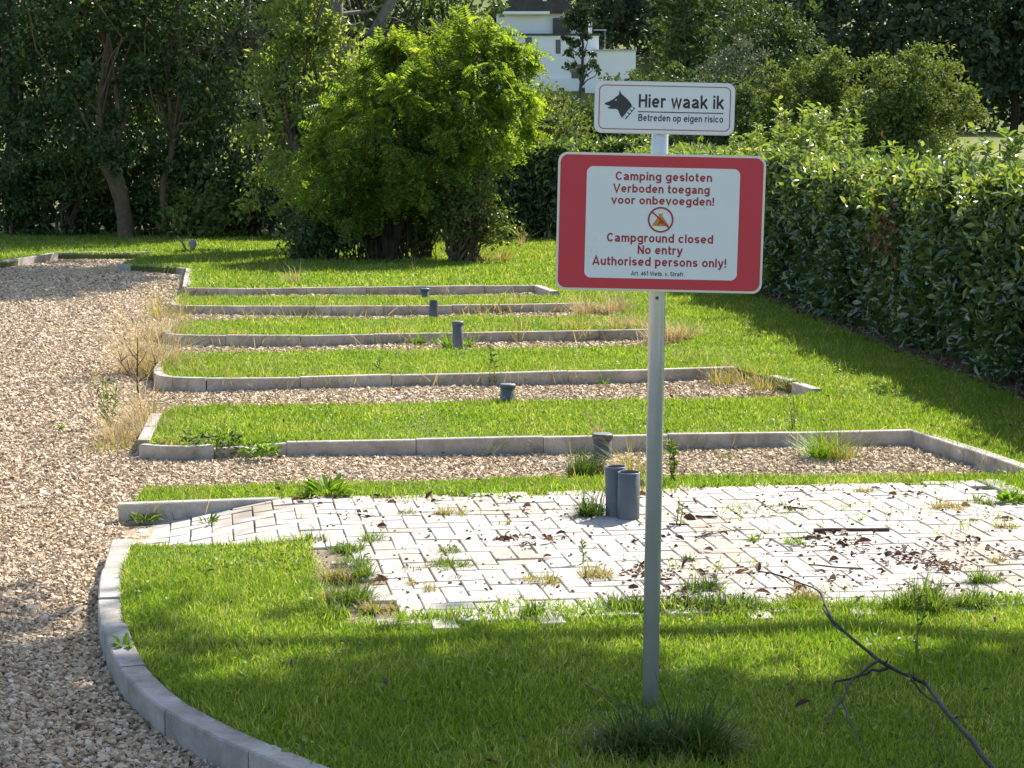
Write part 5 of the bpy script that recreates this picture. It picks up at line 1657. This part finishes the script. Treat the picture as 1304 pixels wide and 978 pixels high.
def stem_plant(px, py, hpx, label, mat, name='tall_weed', nst=3, ll=.05, lw=.018, z=0.0, spread=.25, leaves=26, stemm=None, r=.004):
    _seed[0] += 1
    rng = np.random.default_rng(_seed[0])
    x, y, _ = P(px, py, z)
    h = hpx * y / 2618.0
    t = thing(name, label, 'weed', (x, y, z))
    st, P_, D_ = [], [], []
    for i in range(nst):
        e = np.array([rng.normal(0, spread * h), rng.normal(0, spread * h * .7), h * rng.uniform(.7, 1.0)])
        if i == 0: e = np.array([rng.normal(0, .05 * h), 0, h])
        p = wobble((rng.normal(0, .01), 0, -.02), e, 5, .03, rng)
        st.append(tube(p, np.linspace(r, r * .4, 6), 5, cap=False))
        for j in range(leaves):
            k = rng.uniform(.1, 1) * 5; a = int(min(4, k)); f = k - a
            P_.append(p[a] * (1 - f) + p[a + 1] * f); an = rng.uniform(0, 6.28)
            D_.append((math.cos(an), math.sin(an), rng.uniform(.1, .9)))
    P_, D_ = np.array(P_), norm(np.array(D_))
    s = rng.uniform(.5, 1.2, len(P_))
    obj('foliage', [inst(LEAF_V, LEAF_F, P_, frames(D_, norm(np.array([0, 0, 1.]) + rng.normal(0, .4, P_.shape))), np.stack([lw * s, ll * s, ll * s], -1))], M[mat], t)
    obj('stems', [merge(st)], M[stemm or 'stem'], t)
    return t
stem_plant(140, 548, 72, 'pale green tall weed on the gravel left of the dry clumps', 'weed', nst=4, ll=.07, leaves=22, z=-.12, spread=.14)
stem_plant(630, 496, 56, 'thin tall weed standing beside the short pipe before the middle kerb', 'weed_dark', nst=2, leaves=22, z=-.12, spread=.05)
stem_plant(481, 487, 36, 'small upright weed at the middle kerb left of centre', 'weed', nst=2, leaves=20, z=-.12, spread=.1)
stem_plant(856, 616, 58, 'grey green spire of a weed just right of the post in the gravel', 'weed', nst=3, ll=.045, leaves=34, z=-.02, spread=.07)
stem_plant(740, 718, 34, 'little leafy weed alone on the paving left of the post', 'weed', nst=1, ll=.03, lw=.014, leaves=24, spread=.05)
stem_plant(803, 660, 34, 'feathery green weed in front of the open pipe nearest to the post', 'weed_bright', nst=3, ll=.035, lw=.01, leaves=30, spread=.15)
stem_plant(865, 668, 34, 'pale leafy weed on the paving just right of the post', 'weed', nst=2, ll=.03, leaves=18, spread=.1)
stem_plant(1010, 545, 40, 'thin pale grass stalks at the long kerb right of the post', 'dry', nst=5, ll=.03, lw=.006, leaves=5, spread=.2, r=.0025)
stem_plant(228, 770, 6, 'tiny weed in the gravel at the lower left', 'weed_bright', nst=3, leaves=5, z=-.10)
stem_plant(74, 552, 14, 'tiny yellow green weed alone in the gravel road', 'weed_bright', nst=3, leaves=8, z=-.12)
stem_plant(1165, 840, 110, 'thin dark sprig standing in the shaded grass behind the fallen branch', 'weed_dark', nst=2, ll=.035, lw=.012, leaves=7, spread=.06, r=.003)
stem_plant(1205, 965, 150, 'thin grass stalk standing in front of the fallen branch', 'weed', nst=3, ll=.04, lw=.006, leaves=4, spread=.2, r=.002)

def broad(px, py, r, label, mat, n, z=0.0, ll=.07, lw=.03, name='leafy_weed', droop=0.0):
    """low rosette of broad leaves"""
    _seed[0] += 1
    rng = np.random.default_rng(_seed[0])
    x, y, _ = P(px, py, z)
    R0 = r * y / 2618.0
    a = rng.uniform(0, 6.28, n); rr = R0 * np.sqrt(rng.uniform(0, 1, n)) * .8
    pos = np.stack([rr * np.cos(a), rr * np.sin(a) * .6, rng.uniform(0, R0 * .5, n)], -1)
    yd = norm(np.stack([np.cos(a), np.sin(a), rng.uniform(.1, 1.2, n) - droop], -1) + rng.normal(0, .3, (n, 3)))
    s = rng.uniform(.5, 1.2, n)
    o = obj(name, [inst(OVAL_V, OVAL_F, pos, frames(yd, norm(np.array([0, -.2, 1.]) + rng.normal(0, .35, (n, 3)))), np.stack([lw * s, ll * s, ll * s], -1))], M[mat], None, (x, y, z))
    tag(o, label, 'weed')
    return o
broad(415, 632, 26, 'broad leaved weed on the narrow grass strip above the paving', 'weed_bright', 60, 0, .09, .03)
broad(333, 580, 26, 'bright green leafy weed hanging over the nearest long kerb', 'weed_bright', 150, -.05, .05, .025, droop=.3)
broad(385, 572, 12, 'small dark weed at the start of the clean long kerb', 'weed_dark', 50, -.05, .05, .02)
broad(270, 578, 48, 'dark dry creeper covering the sunken kerb at the left', 'weed_dark', 260, -.06, .04, .02, name='creeper', droop=.4)
broad(225, 574, 34, 'yellowish creeper at the rounded corner of the nearest strip', 'dry_mix', 120, -.05, .04, .016, name='creeper', droop=.3)
broad(160, 826, 14, 'small leafy weed on top of the curved kerb', 'weed_bright', 16, .0, .04, .02)
broad(1288, 640, 18, 'yellow green leafy weed at the right picture edge beside the paving corner', 'weed_bright', 60, 0, .05, .025)
broad(185, 668, 18, 'sparse weed at the foot of the grey kerb beside the paving ramp', 'weed', 40, -.1, .06, .012)
broad(265, 668, 12, 'small weed on the paving ramp below the grey kerb', 'weed', 24, -.06, .05, .012)

def thistle():
    rng = np.random.default_rng(44)
    x, y, _ = P(176, 502, ZG); s = y / 2618.0
    t = thing('thistle', 'dark branching thistle skeleton standing before the dry grass at the gravel edge', 'weed', (x, y, ZG))
    def q(px, py, dy=0): return np.array([(px - 176) * s, dy, (502 - py) * s])
    tr = [tube([q(176, 504), q(175, 485), q(176, 460), q(177, 428)], [.009, .008, .006, .003], 5),
          tube([q(175, 486), q(165, 476), q(150, 455)], [.006, .005, .003], 4), tube([q(175, 486), q(188, 478), q(202, 460)], [.006, .005, .003], 4),
          tube([q(176, 465), q(184, 455), q(188, 445)], [.005, .004, .002], 4), tube([q(176, 458), q(168, 448), q(164, 440)], [.005, .004, .002], 4)]
    for i in range(34):
        b = [q(176, 480), q(165, 476), q(188, 478), q(176, 455), q(155, 461), q(198, 465)][rng.integers(0, 6)]
        b = b + np.array([0, 0, rng.uniform(-.02, .06)])
        e = b + rng.normal(0, .035, 3) + np.array([0, 0, .02])
        tr.append(tube([b, e], [.004, .0015], 3, cap=False))
    obj('stems', [merge([q_ for q_ in tr if q_[1].shape[1] == 4])], M['twig'], t)
thistle()

# fallen branch in the foreground
def branch():
    def q(px, py, z): return np.array(P(px, py, z))
    base = q(1120, 842, .0)
    t = thing('fallen_branch', 'dark fallen branch with crooked side twigs lying in the shaded foreground grass', 'branch', tuple(base))
    def T(lst, r0, r1, sides=7):
        p = [q(*a) - base for a in lst]
        rng = np.random.default_rng(len(lst) + int(lst[0][0]))
        out = [p[0]]
        for a, b in zip(p[:-1], p[1:]):
            out.append((a + b) / 2 + rng.normal(0, .0035, 3)); out.append(b)
        rr = np.linspace(r0, r1, len(out)) * rng.uniform(.85, 1.18, len(out))
        return tube(out, rr, sides)
    main = T([(1310, 1040, .03), (1262, 975, .05), (1240, 945, .06), (1200, 900, .07), (1180, 872, .08), (1172, 868, .085), (1150, 858, .10), (1118, 840, .12), (1085, 813, .15), (1060, 790, .18), (1050, 768, .2), (1046, 756, .2), (1035, 748, .2), (1000, 735, .18), (964, 727, .16)], .0095, .0025)
    obj('limb', [main], M['twig_grey'], t, smoothf=True)
    for lst, r in (([(1118, 841, .12), (1098, 856, .10), (1085, 864, .09), (1064, 868, .07), (1060, 878, .05)], .006), ([(1130, 851, .11), (1110, 853, .10), (1088, 862, .09), (1078, 880, .07), (1062, 904, .05), (1054, 922, .03)], .006),
                   ([(1070, 890, .06), (1080, 918, .05), (1094, 944, .04), (1106, 966, .03)], .0035), ([(1046, 757, .2), (1049, 776, .19), (1062, 796, .17), (1072, 804, .165)], .005),
                   ([(1160, 865, .09), (1172, 880, .06), (1195, 896, .06)], .0045), ([(1125, 845, .12), (1131, 838, .14)], .005), ([(995, 735, .18), (1003, 742, .16), (1012, 747, .15)], .0025),
                   ([(1076, 868, .09), (1077, 878, .08)], .003), ([(1165, 868, .08), (1164, 856, .11)], .003), ([(1094, 862, .09), (1092, 868, .08)], .003), ([(1212, 915, .06), (1225, 912, .09)], .003)):
        obj('twig', [T(lst, r, r * .5, 5)], M['twig_grey'], t, smoothf=True)
branch()

def stick(pts, r, label, z=.012, mat='twig', name='stick'):
    p = [np.array(P(a, b, z)) for a, b in pts]
    base = p[0].copy()
    rng = np.random.default_rng(int(pts[0][0]))
    out = [p[0] - base]
    for a, b in zip(p[:-1], p[1:]):
        for k in range(1, 4):
            out.append(a + (b - a) * k / 3 - base + rng.normal(0, r * .25, 3))
    o = obj(name, [tube(out, r * rng.uniform(.8, 1.15, len(out)), 8)], M[mat], None, tuple(base), smoothf=True)
    tag(o, label, 'stick', 'sticks lying on the paving')
stick([(1036, 675), (1085, 675), (1133, 674)], .0095, 'thick straight brown stick lying across the right paving', .014)
stick([(1030, 719), (1060, 722), (1100, 724)], .004, 'thin dark twig on the paving below the leaf heap')
stick([(886, 657), (914, 658)], .006, 'short thick dark stick at the back of the paving right of the post')
stick([(886, 684), (908, 678)], .006, 'short slanted piece of bark nearer to the post than the other sticks')
stick([(852, 667), (878, 668)], .004, 'short reddish twig touching the post outline')
stick([(918, 668), (932, 675), (962, 674)], .0022, 'curved hair thin twig on the paving right of the post')
stick([(1010, 686), (1045, 682)], .006, 'crumbled piece of bark among the leaves on the right paving')
stick([(998, 645), (1028, 648)], .0045, 'small dark twig near the back edge of the right paving')
stick([(870, 945), (800, 900), (745, 872)], .0022, 'thin dark runner lying over the grass left of the post foot', .06)

# leaves and crumbs of bark blown over the paving
def litter():
    rng = np.random.default_rng(91)
    X, Y = [], []
    def cl(px, py, n, rx, ry):
        for i in range(int(n * 1.4)):
            a = P(px + rng.normal(0, rx), py + rng.normal(0, ry))
            X.append(a[0]); Y.append(a[1])
    for c in ((1055, 690, 40, 24, 5), (1075, 700, 30, 20, 4), (1170, 715, 60, 28, 5), (1200, 722, 40, 20, 4), (1150, 703, 24, 18, 3), (840, 728, 80, 26, 7), (810, 735, 30, 14, 5), (650, 687, 22, 14, 3), (665, 694, 12, 8, 3),
              (700, 688, 20, 16, 4), (830, 690, 24, 20, 5), (960, 650, 20, 26, 4), (1000, 648, 20, 18, 3), (1230, 695, 40, 26, 6), (1285, 705, 24, 16, 6), (1160, 633, 18, 12, 3), (1270, 660, 20, 22, 4), (905, 678, 12, 14, 4), (935, 730, 26, 24, 5),
              (700, 652, 24, 60, 5), (450, 640, 30, 60, 4), (470, 660, 16, 20, 5), (1000, 760, 20, 40, 4), (860, 760, 40, 30, 7), (1190, 750, 20, 30, 5), (440, 745, 40, 24, 16), (640, 634, 50, 120, 3), (1000, 622, 40, 120, 3), (1060, 735, 20, 40, 6), (1090, 700, 30, 60, 12)):
        cl(*c)
    u = rng.uniform(390, 1300, 170); v = rng.uniform(625, 785, 170)
    for a, b in zip(u, v):
        p = P(a, b); X.append(p[0]); Y.append(p[1])
    X, Y = np.array(X), np.array(Y)
    k = in_poly(X, Y, BED); X, Y = X[k], Y[k]
    n = len(X)
    pos = np.stack([X, Y, np.array([zpave(a, b) for a, b in zip(X, Y)]) + rng.uniform(.003, .012, n)], -1)
    s = .016 * np.clip(rng.lognormal(0, .55, n), .4, 3.4)
    R = yawtilt(n, rng, .5)
    V, Fc = inst(OVAL_V, OVAL_F, pos, R, np.stack([s * rng.uniform(.35, .95, n), s * rng.uniform(.8, 1.6, n), s * rng.uniform(1, 4, n)], -1))
    # crumbs
    m = 600
    pts = np.array([P(a, b)[:2] for a, b in zip(rng.uniform(390, 1300, m), rng.uniform(622, 790, m))])
    k = in_poly(pts[:, 0], pts[:, 1], BED); pts = pts[k]; m = len(pts)
    p2 = np.stack([pts[:, 0], pts[:, 1], np.array([zpave(a, b) for a, b in pts]) + .003], -1)
    s2 = rng.uniform(.003, .010, m)
    c = inst(STONE_V, STONE_F, p2, yawtilt(m, rng, .5), np.stack([s2 * 1.6, s2, s2 * .8], -1))
    tag(obj('leaf_litter', [(V, Fc), c], M['litter']), kind='stuff')
litter()

# moss and seedlings in the joints
def joint_weeds():
    rng = np.random.default_rng(93)
    n = 5000
    pts = np.array([P(a, b)[:2] for a, b in zip(rng.uniform(380, 1304, n), rng.uniform(622, 790, n))])
    k = in_poly(pts[:, 0], pts[:, 1], BED)
    pts = pts[k]
    x, y = pts[:, 0], pts[:, 1]
    k = vnoise(x, y, 12, .6) + .6 * vnoise(x, y, 13, 2.2) > .75
    x, y = x[k], y[k]
    # grass hanging over the paving edges
    ex, ey = [], []
    for line, m in ((W([(355, 634), (640, 628), (1000, 617), (1238, 612)]), 2600), (W([(160, 690), (386, 689)]), 500), (W([(386, 690), (402, 740), (420, 790), (500, 792)]), 900), (W([(500, 790), (850, 776), (1100, 771), (1304, 763)]), 3200)):
        L = np.array(line); seg = np.linalg.norm(np.diff(L, axis=0), axis=1); cum = np.concatenate([[0], np.cumsum(seg)])
        t = rng.uniform(0, cum[-1], m)
        bx, by = np.interp(t, cum, L[:, 0]), np.interp(t, cum, L[:, 1])
        amp = .03 + .10 * np.clip(vnoise(bx, by * 0, 22, 1.2), 0, 1)
        ex.append(bx + rng.normal(0, .02, m)); ey.append(by + rng.normal(0, 1, m) * amp)
    x = np.concatenate([x] + ex); y = np.concatenate([y] + ey)
    z = np.array([zpave(a, b) for a, b in zip(x, y)]) - .004
    tag(obj('joint_grass', [blades(x, y, z, rng, .036, .0045, .5)], M['grass']), kind='stuff')
joint_weeds()

# taller seeding grass and dry stalks through the strips and along the kerbs
def stray_grass():
    rng = np.random.default_rng(95)
    parts = []
    for line, m, h, w, z in ((KERB3, 620, .17, .004, -.10), (KERB4, 760, .17, .006, -.10), (KERB5, 640, .17, .008, -.10), (KERB6[1:], 260, .15, .009, -.10), (KERB2, 260, .14, .003, -.10), (KERB2E, 50, .12, .003, -.05), (KERB1, 50, .15, .003, -.1), (CURVE, 90, .07, .003, -.1),
                             (W([(225, 449), (850, 440)]), 260, .12, .005, -.02), (W([(228, 408), (800, 400)]), 260, .13, .007, -.02), (W([(182, 622), (1296, 602)]), 420, .08, .003, -.02), (W([(225, 516), (1005, 505)]), 420, .08, .004, -.02)):
        L = np.array(line); seg = np.linalg.norm(np.diff(L, axis=0), axis=1); cum = np.concatenate([[0], np.cumsum(seg)])
        t = rng.uniform(0, cum[-1], m)
        bx, by = np.interp(t, cum, L[:, 0]), np.interp(t, cum, L[:, 1])
        k = vnoise(bx, by, 31, .5) > -.35
        bx, by = bx[k], by[k]
        by -= np.abs(rng.normal(0, .07, len(bx)))
        parts.append(blades(bx, by, np.full(len(bx), z), rng, h, w, .45))
    x, y = scatter(LAWN, 14, (-10, 8, 8.9, 40), rng)
    parts.append(blades(x, y, np.full(len(x), -.01), rng, .11, .004, .4))
    tag(obj('dry_grass', parts, M['dry_mix']), kind='stuff')
    fr = []
    for line, m, h, w, off in ((KERB2, 1500, .035, .004, .035), (KERB3, 1500, .04, .005, .03), (KERB4, 1400, .045, .007, .03), (KERB5, 1200, .05, .008, .03), (KERB6[1:], 700, .05, .010, .04), (KERB2E, 350, .04, .004, .0), (KERB1, 240, .035, .004, .03)):
        L = np.array(line); seg = np.linalg.norm(np.diff(L, axis=0), axis=1); cum = np.concatenate([[0], np.cumsum(seg)])
        t = rng.uniform(0, cum[-1], m)
        bx, by = np.interp(t, cum, L[:, 0]), np.interp(t, cum, L[:, 1])
        k = vnoise(bx, by * 0, 61, .9) > -.1
        bx, by = bx[k], by[k]
        by = by + off + rng.normal(0, .022, len(bx))
        if line is KERB2E: bx = bx + .03
        fr.append(blades(bx, by, np.full(len(bx), -.008), rng, h * 1.3, w, .8))
    tag(obj('kerb_grass', fr, M['grass']), kind='stuff')
stray_grass()

# clover and broad leaves in the front lawn
def lawn_herbs():
    rng = np.random.default_rng(97)
    x, y = scatter(LAWN, 260, (-3, 3.4, 4.6, 18), rng)
    k = vnoise(x, y, 41, .7) > .35
    x, y = x[k], y[k]; n = len(x)
    pos = np.stack([x, y, rng.uniform(.008, .03, n)], -1)
    s = rng.uniform(.012, .03, n)
    tag(obj('clover', [inst(OVAL_V, OVAL_F, pos, yawtilt(n, rng, .5), np.stack([s * .7, s, s], -1))], M['weed_bright']), kind='stuff')
lawn_herbs()

# leaves and soil crumbs under the hedge
def hedge_litter():
    rng = np.random.default_rng(98)
    n = 2600
    s = rng.uniform(0, 17, n); d = rng.uniform(-.34, .35, n)
    pos = np.stack([hs[0] + hdv[0] * s + hn[0] * d, hs[1] + hdv[1] * s + hn[1] * d, rng.uniform(.004, .03, n)], -1)
    sc = rng.uniform(.02, .07, n)
    tag(obj('leaf_litter', [inst(OVAL_V, OVAL_F, pos, yawtilt(n, rng, .45), np.stack([sc * .45, sc, sc], -1))], M['litter']), kind='stuff')
hedge_litter()

def stake():
    x, y, _ = P(237, 319)
    s = y / 2618.0
    t = thing('leaning_stake', 'pale stake leaning on the far lawn in front of the dark wood', 'stake', (x, y, 0))
    obj('stake', [tube([(2 * s, 0, -.05), (-4 * s, 0, 9 * s), (-11 * s, 0, 19 * s)], [.022, .02, .016], 6)], M['bark_grey'], t)
    x2, y2, _ = P(240, 319)
    o = obj('boundary_stone', [lathe([(.0002, -.05), (.045, -.04), (.05, .05), (.075, .10), (.08, .14), (.055, .19), (.0002, .20)], 12)], M['kerb'], None, (x2 + .07, y2 + .05, 0), smoothf=True)
    tag(o, 'small grey round topped stone standing beside the leaning stake', 'stone')
stake()

def blown_leaves():
    rng = np.random.default_rng(99)
    x = rng.uniform(-4, 4, 9000); y = rng.uniform(5.5, 16, 9000)
    k = (np.abs(x) < .25 * y + .8) & ~in_poly(x, y, BED)
    x, y = x[k], y[k]
    g = ~in_poly(x, y, LAWN)
    k = np.where(g, (vnoise(x, y, 55, .5) > .1) & (y < 9.5) | (rng.uniform(0, 1, len(x)) < .12), rng.uniform(0, 1, len(x)) < .10)
    x, y, g = x[k], y[k], g[k]
    n = len(x)
    z = np.where(g, ZG + .016, .016)
    s = .016 * np.clip(rng.lognormal(0, .5, n), .4, 3)
    tag(obj('fallen_leaves', [inst(OVAL_V, OVAL_F, np.stack([x, y, z], -1), yawtilt(n, rng, .5), np.stack([s * rng.uniform(.4, .9, n), s * 1.3, s * 2], -1))], M['litter']), kind='stuff')
blown_leaves()
